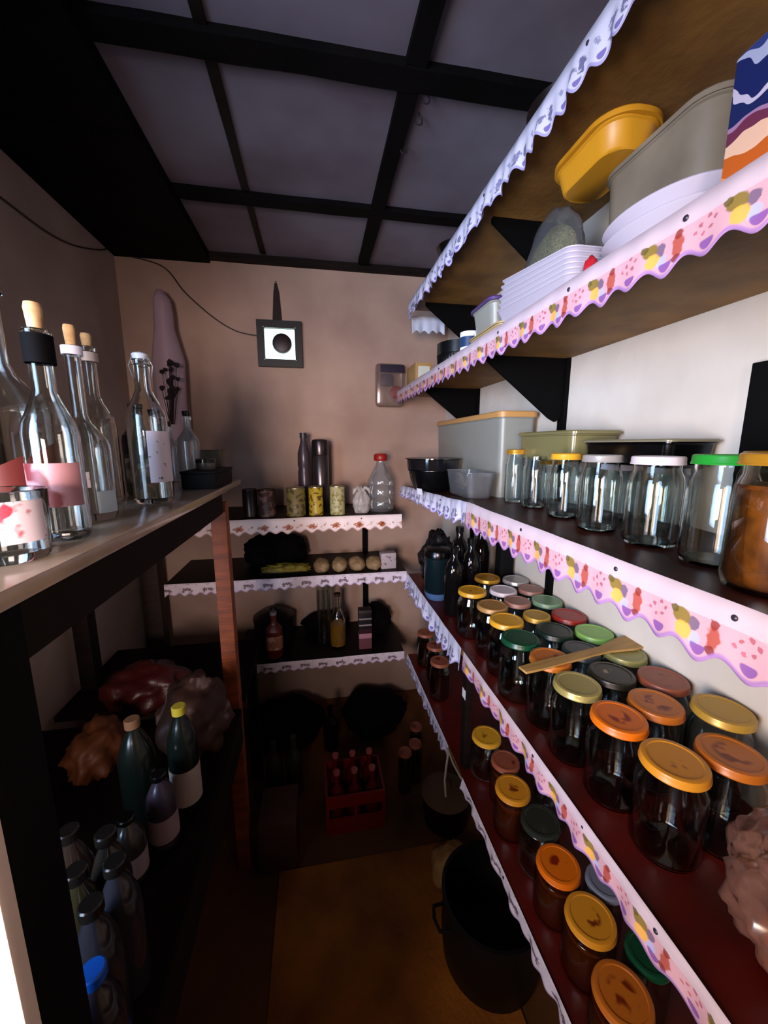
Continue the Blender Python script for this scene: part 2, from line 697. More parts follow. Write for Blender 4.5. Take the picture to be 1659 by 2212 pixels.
def right_shelf(label, z, y0, y1, cloth, laces, zf=None, x1=XR - .002, th=.02):
    t = thing('wall_shelf', label, 'shelf', (0, 0, 0), group=None)
    n = 24
    for nm, za, zb, m, xa in (('board', -th - .0015, -.0015, chip, XF + .002), ('oilcloth', -.0015, 0, cloth, XF + .002)):
        bm = bmesh.new()
        rows = []
        for i in range(n + 1):
            y = y0 + (y1 - y0) * i / n
            zz = zf(y) if zf else z
            rows.append([bm.verts.new(c) for c in ((xa, y, zz + za), (x1, y, zz + za), (x1, y, zz + zb), (xa, y, zz + zb))])
        for i in range(n):
            for j in range(4):
                bm.faces.new((rows[i][j], rows[i + 1][j], rows[i + 1][(j + 1) % 4], rows[i][(j + 1) % 4]))
        bm.faces.new(rows[0])
        bm.faces.new(rows[-1][::-1])
        link(nm, bm, m, t, smooth=False)
    for (ya, yb, H, m, period, kw, pys) in laces:
        za, zb = (zf(ya), zf(yb)) if zf else (z, z)
        if zf:
            f = lambda s, ya=ya, yb=yb, za=za, zb=zb: zf(ya + (yb - ya) * s) - (za + (zb - za) * s)
            kw = dict(kw, sag=f)
        o = thicken(link('lace_trim', strip((XF, ya, za + .003), (XF, yb, zb + .003), H, period, (-1, 0, 0), **kw), m, t))
        pins(o, [(XF - .001, py, (zf(py) if zf else z) - .012) for py in pys], (-1, 0, 0))
    return t


right_shelf('topmost right-wall shelf with white and violet lace edging, seen from below', .60, -.3, 1.76, oil3,
            [(-.3, 1.76, .070, lace_b, .085, dict(seed=.3, ripple=.006), [.62, .98, 1.4])])
right_shelf('second right-wall shelf from the top, carrying plastic containers and white plates', .262, -.3, 1.98, oil3,
            [(-.3, 1.98, .068, lace_a, .102, dict(seed=.02), [.415, .62, .87, 1.3, 1.7])])
right_shelf('right-wall shelf at eye level holding the row of clear glass jars', -.163, -.3, 1.87, oil3,
            [(-.3, 1.02, .082, lace_a, .102, dict(seed=.05), [.30, .46, .72]),
             (1.02, 1.87, .075, lace_b, .085, dict(seed=.4, ripple=.007, end_scale=lambda s: 1 - .25 * s), [1.25])], zf=zs3)
right_shelf('dark red covered right-wall shelf crowded with lidded jars', -.612, -.3, 1.72, oil,
            [(-.3, 1.00, .062, lace_a, .102, dict(seed=.1, ripple=.004), [.33, .47, .62]),
             (1.02, 1.72, .085, lace_b, .085, dict(seed=.6, ripple=.008), [1.3])])
right_shelf('lowest dark red shelf along the right wall', -1.02, -.3, 1.70, oil,
            [(-.3, .97, .040, lace_v, .085, dict(seed=.2, ripple=.004), [.7]),
             (1.10, 1.70, .060, lace_b, .085, dict(seed=.6, ripple=.004), [])])

# uprights on the right wall with their triangular brackets
for k, (y, zlo, lab) in enumerate(((.355, -.40, 'black steel wall upright nearest the camera on the right wall'),
                                   (1.045, -.60, 'black steel wall upright in the middle of the right wall'),
                                   (1.66, -.60, 'black steel wall upright at the far end of the right wall'))):
    r = link('shelf_upright', box(XR - .012, XR, y - .014, y + .014, zlo, .60 - .03, bevel=.001), blackiron)
    tag(r, lab, 'upright', 'uprights of the right wall')
    for zt, wh in ((.60, 'topmost'), (.262, 'second')):
        zz = zt - .022
        br = prism([(XF + .05, zz), (XR - .013, zz), (XR - .013, zz - .16), (XR - .03, zz - .175), (XR - .05, zz - .165), (XF + .05, zz - .012)], 1, y - .006, y + .006)
        b = link('shelf_bracket', br, blackiron, None, smooth=False)
        tag(b, ('black triangular bracket under the %s right-wall shelf, ' % wh) + ('nearest the camera', 'middle of three', 'farthest back')[k], 'bracket', 'triangular shelf brackets')

# back shelves
def back_shelf(label, z, x0, x1, H, m, period, seed, skew=0, ripple=.003, pxs=()):
    t = thing('wall_shelf', label, 'shelf', (0, 0, 0))
    yf = 1.722
    link('board', box(x0, x1, yf + .002, YB - .002, z - .02, z - .0015), chip, t, smooth=False)
    link('oilcloth', box(x0, x1, yf + .002, YB - .002, z - .0015, z), mat('black_oilcloth', '#0c0706', .5, spec=.2), t, smooth=False)
    o = thicken(link('lace_trim', strip((x0, yf, z + .003 - skew), (x1, yf, z + .003), H, period, (0, -1, 0), seed=seed, ripple=ripple), m, t))
    pins(o, [(px, yf - .001, z - .012) for px in pxs], (0, -1, 0))
    return t


back_shelf('upper back-wall shelf with orange-printed lace, under the canned food', -.322, -.66, XF - .03, .073, lace_o, .105, .2, skew=.006, pxs=(-.1, .2))
back_shelf('middle back-wall shelf with purple-printed lace, under pale loaves', -.600, -.66, XF - .004, .058, lace_v, .085, .3, pxs=(.12,))
back_shelf('lowest back-wall shelf with purple-printed lace, holding three bottles', -1.018, -.40, XF - .012, .050, lace_v, .085, .6, skew=-.004, pxs=(.1,))
r = link('shelf_upright', box(.248, .278, YB - .012, YB, -1.1, -.343, bevel=.001), blackiron)
tag(r, 'black steel wall upright on the back wall behind the shelves', 'upright')
for zz, w_ in ((-.322, 'upper'), (-.600, 'middle')):
    b = link('shelf_bracket', prism([(1.82, zz - .021), (YB - .013, zz - .021), (YB - .013, zz - .15), (YB - .03, zz - .16)], 0, .257, .269), blackiron, None, smooth=False)
    tag(b, 'black triangular bracket under the %s back-wall shelf' % w_, 'bracket')

# wooden posts
post = mat('reddish_wood', '#96491f', .6, color2='#6e3518', scale=6, stretch=(1, 1, 7), bump=.2, bscale=30)
b = link('corner_post', box(-.85, -.775, 1.96, 2.03, ZF, -.36, bevel=.003), mat('brown_wood', '#33241c', .65, color2='#241913', scale=6, stretch=(1, 1, 8), bump=.2), None)
tag(b, 'dark brown wooden post standing in the far left corner under the shelves', 'post')
b = link('shelf_post', box(XF + .012, XF + .034, 1.00, 1.03, -1.019, -.634, bevel=.002), darkwood, None)
tag(b, 'thin dark wooden post between the two lowest right-wall shelves', 'post')
tg = link('paper_tag', box(XF + .011, XF + .0118, 1.003, 1.027, -.775, -.745), mat('white_paper', '#dcdce6', .6), None, smooth=False)
tag(tg, 'small white paper tag stuck on the thin dark shelf post', 'tag')
for nm, lab, pts in (('twine', 'limp pale twine hanging from the lowest right shelf edge', [(XF - .004, 1.09, -1.03), (XF - .012, 1.085, -1.08), (XF - .018, 1.08, -1.13), (XF - .014, 1.075, -1.19)]),
                     ('twine', 'taut pale twine stretched along the lowest right shelf edge', [(XF - .003, 1.10, -1.025), (XF - .005, 1.04, -1.03), (XF - .003, .975, -1.022)])):
    tag(link(nm, tube(pts, .0035), mat('twine', '#8e8378', .8)), lab, 'twine')
# hanging flap of lace under the far end of the top shelf
fl = thicken(link('lace_scrap', strip((.445, 1.80, .565), (.60, 1.80, .57), .075, .075, (0, -1, 0), seed=.2, ripple=.006), mat('white_lace', '#bcc4d6', .6)))
tag(fl, 'loose white lace scrap hanging under the far end of the top shelf', 'lace')

# ------------------------------------------------------------------ left table
TZ, TX = -.123, -.266
t = thing('table', 'long wooden side table with pale top along the left wall, carrying bottles', 'table', (0, 0, 0))
topm = mat('pale_tabletop', '#b39f86', .22, color2='#8d7a64', scale=5, coat=.5, bump=.05, bscale=12)
link('tabletop', box(-.84, TX, .30, 1.45, TZ - .018, TZ, bevel=.0015), topm, t)
link('apron', box(TX - .035, TX - .008, .38, 1.19, TZ - .078, TZ - .018), mat('apron_wood', '#1a1310', .8, spec=.1, color2='#1d1613', scale=8, stretch=(1, 6, 1)), t, smooth=False)
link('apron', box(-.83, TX - .04, .325, .35, TZ - .078, TZ - .018), blackwood, t, smooth=False)
link('leg', box(TX - .05, TX - .004, .322, .385, ZF, TZ - .018, bevel=.001), blackwood, t)
link('leg', box(-.83, -.78, .322, .385, ZF, TZ - .018, bevel=.001), blackwood, t)
link('leg', box(TX - .048, TX - .004, 1.20, 1.245, ZF, TZ - .05, bevel=.002), post, t)
link('leg', box(-.83, -.78, 1.38, 1.43, ZF, TZ - .018, bevel=.002), darkwood, t)
pn = link('lit_face_panel', box(-.37, TX, .306, .3215, ZF, TZ - .018, bevel=.0015), mat('cream_lit_face', '#e6d8c8', .5, color2='#d6c4b0', scale=5), t)  # added pale panel, the leg's lit near face put into its colour
pn['label'] = 'cream panel added for the lit near face of the leg'
# low bench under it
t = thing('bench', 'low dark wooden bench below the side table, loaded with bottles', 'bench', (0, 0, 0))
BZ = -.85
link('seat_board', box(-.84, -.262, .45, 1.19, BZ - .02, BZ, bevel=.002), mat('bench_wood', '#0e0705', .8, spec=.1, color2='#170b08', scale=6, stretch=(6, 1, 1)), t)
link('seat_board', box(-.84, -.262, 1.25, 1.66, BZ - .02, BZ, bevel=.002), mat('bench_wood', '#0e0705', .8, spec=.1), t)
link('skirt', box(-.28, -.264, .45, 1.19, BZ - .12, BZ - .021), darkwood, t, smooth=False)
for x in (-.82, -.30):
    for y in (.5, 1.6):
        link('leg', box(x - .02, x + .02, y - .02, y + .02, ZF, BZ - .02), darkwood, t, smooth=False)

# ------------------------------------------------------------------ materials of the things
glass = mat('clear_glass', '#f2f6f4', .02, trans=1, ior=1.45)
glass_g = mat('green_glass', '#24351f', .04, trans=.9, ior=1.45)
glass_d = mat('dark_glass', '#0c0a0a', .06)
thin_glass = thin('thin_clear_glass', '#f4f8f6', gloss=.07, rough=.03)
thin_pl = thin('thin_clear_plastic', '#f0f2f2', gloss=.06, rough=.12, alpha_mix=.12, diffuse='#c8ccd0')
milky = mat('milky_plastic', '#958a78', .4, trans=.25, color2='#766c5c', scale=5)
milky_w = mat('milky_white_plastic', '#a9aca2', .35, trans=.45)
blackpl = mat('black_plastic', '#060607', .22)
white = mat('white_plastic', '#b4aebc', .4)
offwhite = mat('off_white_paper', '#cfc4c4', .6, color2='#b8acac', scale=20)
cork = mat('cork', '#c9a878', .8, color2='#a8875a', scale=60)
smoke = thin('smoky_plastic', '#4a4a50', gloss=.12, rough=.06, alpha_mix=.25, diffuse='#2c2c30')
bagp = mat('crinkled_clear_bag', '#8d7468', .3, trans=.35, bump=.5, bscale=22)


def halfw(px, py, wpx, zp):
    a, b = onz(px - wpx / 2, py, zp), onz(px + wpx / 2, py, zp)
    return (a - b).length / 2


# ---- jars
LID = {
    'gold': mat('gold_lid', '#c08c2c', .3, .35, color2='#a87820', scale=30),
    'palegold': mat('pale_gold_lid', '#a89a5a', .3, .35),
    'tan': mat('tan_lid', '#a87e48', .4, .1),
    'silver': mat('silver_lid', '#a8a4a0', .3, .35),
    'white': mat('white_lid', '#cdc2c6', .35),
    'pink': mat('pinkish_lid', '#946a5c', .4),
    'lightgreen': mat('light_green_lid', '#7fb058', .35),
    'palegreen': mat('pale_green_lid', '#6c8c6c', .35),
    'darkgreen': mat('dark_green_lid', '#0c4028', .3),
    'blackgreen': mat('blackish_green_lid', '#10241c', .35),
    'red': mat('red_lid', '#8e221c', .35),
    'grey': mat('dark_grey_lid', '#2e3434', .35),
    'orange': print_mat('orange_printed_lid', '#d2680c', '#7c1f06', .35, 34, .52, radial=.021),
    'orange2': print_mat('brownish_orange_printed_lid', '#b4641c', '#6c2408', .35, 30, .5, radial=.026),
    'amber': print_mat('amber_printed_lid', '#c98620', '#6e2c08', .35, 34, .54, radial=.020),
    'goldprint': print_mat('gold_printed_lid', '#d09a28', '#8e4c10', .3, 38, .55, radial=.018),
    'brown': print_mat('brown_printed_lid', '#8a4a34', '#5c1c14', .4, 28, .55, radial=.030),
    'olive': mat('olive_lid', '#8d8a52', .35, .2),
    'mustard': mat('mustard_lid', '#b08a34', .35, .2),
    'black': print_mat('black_printed_lid', '#1e1c12', '#8a7a5a', .35, 36, .6, radial=.018),
    'bluegrey': mat('blue_grey_lid', '#6a7080', .35),
    'clearlid': mat('dim_glass_lid', '#3a4038', .1, trans=.5),
    'green': mat('bright_green_lid', '#1f8a2c', .35),
}


def jar_glass(r, h, real):
    t = .0022
    rn = r * .84
    prof = [(0, 0), (r * .80, 0), (r * .93, .003), (r, .010), (r, h * .70), (r * .97, h * .78), (rn, h * .87), (rn, h - .002)]
    inner = [(rn - t, h - .002), (rn - t, h * .87), (r * .97 - t, h * .775), (r - t, h * .70), (r - t, .013), (r * .88, .007), (0, .006)]
    return lathe(prof + inner, 36)


def jar_lid(r, h, lh=.013):
    bm = lathe([(r * .80, h - lh), (r * .99, h - lh), (r * 1.0, h - lh + .0015), (r * .975, h - lh + .003), (r * .975, h - .003), (r * .95, h - .0008),
                (r * .90, h), (r * .80, h), (r * .77, h - .0012), (0, h - .0012)], 40)
    return bm


def jar(x, y, z, r, h, lid, label, group=None, content=None, real=True, rl=None, name='glass_jar', fill=.8):
    t = thing(name, label, 'jar', (x, y, z), group=group)
    link('glass_body', jar_glass(r, h, real), glass if real else thin_glass, t)
    if content:
        link('contents', lathe([(0, .0075), (r * .86, .008), (r - .004, .014), (r - .004, h * .69), (r * .93, h * fill), (0, h * fill)], 28), content, t)
    if lid:
        lr = (rl or r * .97)
        bm = jar_lid(lr, .013)
        l = link('lid', bm, LID[lid], t)
        l.location = (0, 0, h - .009)
    return t


# shelf four: crowded lidded jars, given by the middle of each lid and its width in the photo
S4 = [
    (1068, 1249, 60, 'gold', 'gold-lidded jar at the far end of the crowded jar shelf, beside the black canister'),
    (1134, 1250, 58, 'silver', 'dull silver-lidded jar at the far end of the jar shelf, nearest the wall'),
    (1020, 1276, 70, 'goldprint', 'gold-lidded jar with a green rim beside the dark tall canister on the jar shelf'),
    (1087, 1275, 60, 'white', 'silver-white lidded jar behind the first gold-lidded jar'),
    (1150, 1272, 56, 'pink', 'brownish pink lid jar against the wall, second from the far end'),
    (1065, 1308, 68, 'tan', 'tan-lidded jar between two gold-lidded ones on the front row'),
    (1124, 1299, 60, 'pink', 'faded pink-lidded jar in the middle row of the far end'),
    (1200, 1296, 72, 'palegreen', 'pale green lidded jar against the wall'),
    (1094, 1340, 78, 'goldprint', 'bright gold-lidded front-row jar just before the dark green lid'),
    (1160, 1330, 60, 'mustard', 'dim mustard-lidded jar between gold and red lids'),
    (1248, 1329, 82, 'red', 'jar with a plain red lid against the wall'),
    (1128, 1382, 86, 'darkgreen', 'dark green lidded jar in the front row'),
    (1211, 1363, 80, 'blackgreen', 'blackish green lidded jar in the middle row'),
    (1303, 1362, 92, 'lightgreen', 'light green lidded jar against the wall, behind the wooden spatula'),
    (1185, 1420, 90, 'orange2', 'jar with an orange printed lid lying half under the wooden spatula'),
    (1262, 1405, 80, 'grey', 'dark grey lidded jar behind the wooden spatula'),
    (1372, 1408, 100, 'olive', 'big yellow-olive lidded jar under the wide end of the spatula'),
    (1259, 1480, 105, 'palegold', 'pale olive-gold lidded jar in the front row with a bright rim'),
    (1340, 1464, 105, 'black', 'black-lidded jar with a pale printed centre in the middle row'),
    (1454, 1460, 122, 'brown', 'jar with a brownish red lid close to the wall'),
    (1338, 1546, 130, 'orange', 'vivid orange-lidded front-row jar'),
    (1430, 1522, 120, 'orange2', 'jar with an orange-brown printed lid just behind the vivid orange one'),
    (1562, 1530, 140, 'mustard', 'tall mustard-lidded jar with a deep rim near the wall'),
    (1455, 1640, 140, 'amber', 'amber-lidded front-row jar with the plastic bag slumped against it'),
    (1575, 1625, 140, 'orange2', 'dim orange-brown lidded jar between the amber lid and the wall'),
]


def place_lids(lst, zb, h, xmin, xmax, ylim, rmax=.041, hs=None):
    P = []
    for k, (px, py, wpx, *_r) in enumerate(lst):
        hh = h + (hs or {}).get(k, 0)
        p = onz(px, py, zb + hh)
        r = min(max(halfw(px, py, wpx, zb + hh), .026), rmax)
        P.append([p.x, p.y, r, hh])
    for it in range(200):
        for i in range(len(P)):
            for j in range(i + 1, len(P)):
                dx, dy = P[j][0] - P[i][0], P[j][1] - P[i][1]
                d = math.hypot(dx, dy) or 1e-4
                need = P[i][2] + P[j][2] + .003
                if d < need:
                    k = (need - d) / d * .25
                    P[i][0] -= dx * k
                    P[i][1] -= dy * k
                    P[j][0] += dx * k
                    P[j][1] += dy * k
                    if it % 10 == 9:
                        P[i][2] = max(.024, P[i][2] * .99)
                        P[j][2] = max(.024, P[j][2] * .99)
        for q in P:
            q[0] = min(max(q[0], xmin + q[2]), xmax - q[2])
            q[1] = min(max(q[1], ylim[0] + q[2]), ylim[1] - q[2])
    return P


P4 = place_lids(S4, -.612, .150, XF + .006, XR - .003, (.28, 1.3), rmax=.0465, hs={22: .015})
for (px, py, wpx, lid, lab), (x, y, r, h) in zip(S4, P4):
    jar(x, y, -.612, r, h, lid, lab, 'lidded jars on the dark red shelf', real=(y < .75))
amb = mat('amber_preserve', '#5a2208', .2, coat=.5)
S5 = [
    (1051, 1590, 64, 'goldprint', 'small gold-lidded jar farthest back on the lowest right shelf'),
    (1108, 1703, 80, 'amber', 'amber-lidded jar second from the back on the lowest right shelf'),
    (1168, 1777, 84, 'clearlid', 'jar with a dark glass lid between two orange lids on the lowest right shelf'),
    (1210, 1866, 100, 'orange', 'orange printed lid jar in the middle of the lowest right shelf'),
    (1276, 1978, 112, 'amber', 'large amber-lidded jar second nearest on the lowest right shelf'),
    (1340, 2150, 130, 'orange2', 'brownish orange lidded jar nearest the camera on the lowest right shelf'),
    (1092, 1645, 62, 'brown', 'dim red-brown lidded jar behind the gold and amber lids on the lowest right shelf'),
    (1150, 1560, 60, 'grey', 'dark lidded jar half hidden behind the lace, farthest back in the second row'),
    (1192, 1690, 70, 'palegold', 'pale gold lid peeking out below the lace of the jar shelf'),
    (1300, 1905, 80, 'bluegrey', 'blue-grey lid peeking out below the lace of the jar shelf'),
    (1400, 2060, 90, 'darkgreen', 'dark green lidded jar hidden low behind the amber lids'),
]
P5 = place_lids(S5, -1.02, .125, XF + .006, XR - .014, (.20, 1.15), rmax=.047)
for (px, py, wpx, lid, lab), (x, y, r, h) in zip(S5, P5):
    jar(x, y, -1.02, r, h, lid, lab, 'jars on the lowest right shelf', real=False, content=amb if lid in ('amber', 'orange', 'orange2', 'brown') else None)
# dark jars at the far end of the lowest shelf
for k, (x, y, lab) in enumerate(((.47, 1.36, 'dark preserve jar, nearest of three at the far end of the lowest shelf'),
                                 (.49, 1.48, 'dark preserve jar in the middle of three at the far end of the lowest shelf'),
                                 (.48, 1.60, 'dark preserve jar farthest back of three on the lowest right shelf'))):
    jar(x, y, -1.02, .040, .16, 'brown', lab, 'dark preserve jars', content=mat('dark_preserve', '#1c0504', .2), real=False)

# shelf three: the row of clear jars at eye level, given by their lower front points, lid width and lid top
S3 = [
    (1109, 1085, .028, 973, 'gold', 'small yellow-lidded clear jar at the far end of the eye-level row'),
    (1151, 1099, .030, 985, None, 'small open clear jar second from the far end of the eye-level row'),
    (1213, 1122, .034, 984, 'goldprint', 'yellow-lidded clear jar in front of the black tray'),
    (1286, 1152, .036, 988, 'silver', 'clear jar with a small bright silver lid in the eye-level row'),
    (1398, 1186, .039, 992, 'white', 'clear jar with a wide white lid in the eye-level row'),
    (1535, 1232, .040, 990, 'green', 'large clear jar with a bright green lid in the eye-level row'),
]
P3 = []
for (px, py, r, pt, lid, lab) in S3:
    p = onz(px, py, -.163)
    d = Vector((p.x, p.y, 0)).normalized()
    cx, cy = p.x + d.x * r, p.y + d.y * r
    h = ony(px, pt, cy - r * .5).z + .163
    P3.append((cx, cy, r, h))
    jar(cx, cy, zs3(cy), r, h, lid, lab, 'clear jars at eye level')
# second row behind, carrying the trays
for k, (x, y, r, h, lid, lab) in enumerate(((.645, .44, .043, .150, 'gold', 'tall gold-lidded jar behind the green-lidded one'),
                                            (.650, .62, .037, .118, 'silver', 'clear jar behind the white-lidded one, under the black tray'),
                                            (.652, .74, .037, .118, 'white', 'clear jar in the back row under the middle of the black tray'),
                                            (.655, .86, .037, .118, 'silver', 'clear jar in back row, nearer one under the olive cake cover'),
                                            (.655, .98, .037, .118, 'gold', 'farthest clear jar of the back row under the olive cake cover'))):
    jar(x, y, -.1635, r, h, lid, lab, 'back row of clear jars', real=False)
jar(.498, .330, -.163, .044, .150, 'gold', 'big jar of orange-brown preserve, nearest in the eye-level row',
    content=mat('orange_preserve', '#8a4a12', .3, color2='#4a2206', scale=40), real=False)

t = thing('carton', 'narrow black carton against the wall at the near end of the eye-level shelf', 'box', (.697, .445, -.163))
link('carton_body', box(0, .021, 0, .092, 0, .292, bevel=.002), mat('black_card', '#060607', .7, spec=.15), t)

# wooden spatula across the jar lids
sp = thing('wooden_spatula', 'pale wooden spatula lying across the jar lids', 'spatula', (0, 0, 0))
a, b = onz(1128, 1450, -.460), onz(1395, 1385, -.460)
d = (b - a)
L_ = d.length
ang = math.atan2(d.y, d.x)
sp.location = (a.x, a.y, -.4605)
sp.rotation_euler = (0, -math.asin(.004 / L_), ang)
bm = bmesh.new()
outl = [(0, .012), (.05, .013), (.12, .012), (L_ * .62, .010), (L_ * .72, .018), (L_ * .80, .026), (L_ * .95, .028), (L_, .020)]
poly = [(x, -w_) for x, w_ in outl] + [(x, w_) for x, w_ in reversed(outl)]
prism(poly, 2, 0, .005, bm)
bmesh.ops.bevel(bm, geom=[e for e in bm.edges], offset=.0012, segments=1, affect='EDGES')
link('blade_and_handle', bm, mat('pale_wood', '#b08a4e', .55, color2='#97743e', scale=10, stretch=(1, 8, 1)), sp)

# canisters at the far end of shelf four
t = thing('canister', 'black and teal canister with a pale blue base, far end of the jar shelf', 'canister', (.470, 1.42, -.612))
link('body', lathe([(0, .03), (.048, .03), (.052, .036), (.054, .17), (.050, .175), (0, .175)], 32), mat('dark_teal_plastic', '#0c1a1e', .25), t)
link('base', lathe([(0, 0), (.040, 0), (.047, .010), (.0525, .0295), (0, .0295)], 32), mat('pale_blue_plastic', '#46648c', .35), t)
link('lid', lathe([(0, .1755), (.055, .1755), (.055, .198), (.050, .205), (.02, .208), (0, .208)], 32), blackpl, t)
for k, (x, y, r, h, lab) in enumerate(((.480, 1.262, .034, .25, 'tall glossy black bottle nearest the gold lids'),
                                       (.560, 1.30, .035, .27, 'tall glossy black bottle standing behind the nearest one'),
                                       (.575, 1.46, .036, .28, 'tall glossy black bottle behind the teal canister'),
                                       (.630, 1.375, .037, .30, 'tall black bottle nearest the wall at the far end of the jar shelf'))):
    t = thing('dark_bottle', lab, 'bottle', (x, y, -.612), group='black bottles at the far end of the jar shelf')
    link('body', lathe([(0, 0), (r * .9, 0), (r, .006), (r, h * .66), (r * .75, h * .78), (r * .42, h * .84), (r * .40, h * .93), (0, h * .93)], 32), glass_d, t)
    link('cap', lathe([(0, h * .931), (r * .48, h * .931), (r * .48, h), (0, h)], 24), blackpl, t)
t = thing('carrier_bag', 'crumpled black bag beside the back corner behind the teal canister', 'bag', (.53, 1.60, -.612))
link('bag_body', crumple(.075, .065, .13, .3, 3, 3, top=.3), mat('black_bag', '#0a090b', .35, bump=.6, bscale=25), t)
bm = box(.655, .708, 1.255, 1.30, 0, .30, bevel=.003)
t = link('carton', bm, mat('black_card', '#060607', .7, spec=.15), None, loc=(0, 0, -.612))
tag(t, 'narrow black carton standing against the wall behind the gold-lidded jars', 'box')

# plastic bag at the near right end of the jar shelf
t = thing('plastic_bag', 'crinkled translucent bag of orange fruit slumped at the near end of the jar shelf', 'bag', (.575, .250, -.612))
link('bag_body', crumple(.098, .090, .108, .34, 2.3, 12, subdiv=5, top=.25), thin('crinkled_film', '#e4ccc0', gloss=.08, rough=.25, alpha_mix=.28, diffuse='#a87868'), t)
for k, (x, y, z, r) in enumerate(((-.035, .02, .032, .030), (.032, .0, .032, .030), (-.012, -.045, .032, .029), (.0, .02, .088, .028), (.045, -.04, .070, .024))):
    bm = bmesh.new()
    bmesh.ops.create_uvsphere(bm, u_segments=20, v_segments=12, radius=r)
    for v in bm.verts:
        v.co.z *= .9
    fr = link('orange_fruit', bm, mat('orange_peel', '#b8661c', .5, color2='#8a4410', scale=12, bump=.2, bscale=160), None)
    fr.location = (.575 + x, .250 + y, -.612 + z)
    tag(fr, ('orange fruit lowest at the front of the translucent bag', 'orange fruit lowest at the back of the translucent bag', 'orange fruit in the middle of the translucent bag',
             'topmost orange fruit in the translucent bag', 'orange fruit pressed to the front of the translucent bag')[k], 'fruit', 'fruit in the translucent bag')

# ------------------------------------------------------------------ shelf three, far half: boxes, bowls and trays
def tub(parent, name, x0, x1, y0, y1, z0, z1, m, taper=.012, wall=.002, corner=.03, n=6):
    """open food box with rounded corners, narrower at the base"""
    bm = bmesh.new()

    def ring(inset, z):
        xa, xb, ya, yb = x0 + inset, x1 - inset, y0 + inset, y1 - inset
        c = max(.002, min(corner - inset * .3, (xb - xa) / 2 - .001, (yb - ya) / 2 - .001))
        pts = []
        for (cx, cy, a0) in ((xb - c, yb - c, 0), (xa + c, yb - c, 90), (xa + c, ya + c, 180), (xb - c, ya + c, 270)):
            for k in range(n + 1):
                a = math.radians(a0 + 90 * k / n)
                pts.append(bm.verts.new((cx + c * math.cos(a), cy + c * math.sin(a), z)))
        return pts
    rs = [ring(taper + .004, z0), ring(taper, z0 + .004), ring(.002, z1 - .004), ring(-.001, z1 - .002), ring(-.001, z1), ring(wall, z1), ring(taper + wall, z0 + .006)]
    for a, b in zip(rs, rs[1:]):
        for i in range(len(a)):
            j = (i + 1) % len(a)
            bm.faces.new((a[i], a[j], b[j], b[i]))
    bm.faces.new(rs[0][::-1])
    bm.faces.new(rs[-1])
    return link(name, bm, m, parent)


def tub_lid(parent, name, x0, x1, y0, y1, z0, z1, m, corner=.03, n=6):
    bm = bmesh.new()

    def ring(inset, z):
        xa, xb, ya, yb = x0 + inset, x1 - inset, y0 + inset, y1 - inset
        c = max(.003, corner - inset)
        pts = []
        for (cx, cy, a0) in ((xb - c, yb - c, 0), (xa + c, yb - c, 90), (xa + c, ya + c, 180), (xb - c, ya + c, 270)):
            for k in range(n + 1):
                a = math.radians(a0 + 90 * k / n)
                pts.append(bm.verts.new((cx + c * math.cos(a), cy + c * math.sin(a), z)))
        return pts
    rs = [ring(.001, z0), ring(-.003, z0), ring(-.003, z1 - .003), ring(.0, z1), ring(.010, z1), ring(.013, z1 - .003)]
    for a, b in zip(rs, rs[1:]):
        for i in range(len(a)):
            j = (i + 1) % len(a)
            bm.faces.new((a[i], a[j], b[j], b[i]))
    bm.faces.new(rs[0][::-1])
    bm.faces.new(rs[-1])
    return link(name, bm, m, parent)


t = thing('food_box', 'large milky food box with a tan lid, far end of the eye-level shelf', 'food box', (0, 0, 0))
tub(t, 'tub', .575, .700, 1.15, 1.80, -.19, .085, milky_w, taper=.008, corner=.02)
tub_lid(t, 'lid', .573, .702, 1.148, 1.802, .0855, .104, mat('tan_plastic', '#b98a50', .4), corner=.02)
t = thing('salad_bowl', 'black plastic bowl with a smoky clear dome on the eye-level shelf', 'bowl', (.465, 1.50, -.187))
link('bowl', lathe([(0, 0), (.055, 0), (.072, .008), (.088, .045), (.096, .082), (.100, .084), (.100, .087), (.093, .087), (.085, .045), (.068, .011), (0, .006)], 40), blackpl, t)
link('dome', lathe([(.090, .0875), (.100, .0885), (.104, .128), (.113, .131), (.113, .133), (.060, .1335), (0, .1335)], 40), smoke, t)
lb = link('label_sticker', box(-.096, -.0935, -.035, -.005, .012, .036), mat('white_paper', '#dcdce6', .6), t, smooth=False)
lb['label'] = 'white sticker'
lb.rotation_euler = (0, math.radians(-10), math.radians(22))
lb.location = (.012, -.012, 0)
t = thing('food_tray', 'shallow clear plastic tray between the black bowl and the jars', 'tray', (0, 0, 0))
tub(t, 'tray', .46, .56, 1.12, 1.33, zs3(1.2) + .001, zs3(1.2) + .085, thin_pl, taper=.012, corner=.02)
tub(t, 'inner_tray', .475, .545, 1.14, 1.31, zs3(1.2) + .012, zs3(1.2) + .070, smoke, taper=.006, corner=.015)
t = thing('cake_cover', 'flat olive translucent cake box laid on the back-row jars', 'tray', (0, 0, 0))
tub(t, 'tray', .58, .708, .805, 1.05, -.0405, .024, mat('olive_film', '#8a8458', .15, trans=.4), taper=.004, corner=.02)
tub_lid(t, 'lid', .578, .709, .80, 1.052, .0245, .033, mat('olive_film', '#8a8458', .15), corner=.02)
t = thing('baking_tray', 'shallow black tray laid on the back-row jars beside the olive cake box', 'tray', (0, 0, 0))
tub(t, 'tray', .60, .708, .575, .795, -.0405, .004, blackpl, taper=.006, corner=.015)
tub_lid(t, 'lid', .598, .709, .572, .797, .0045, .010, mat('olive_grey_film', '#77725c', .2), corner=.015)

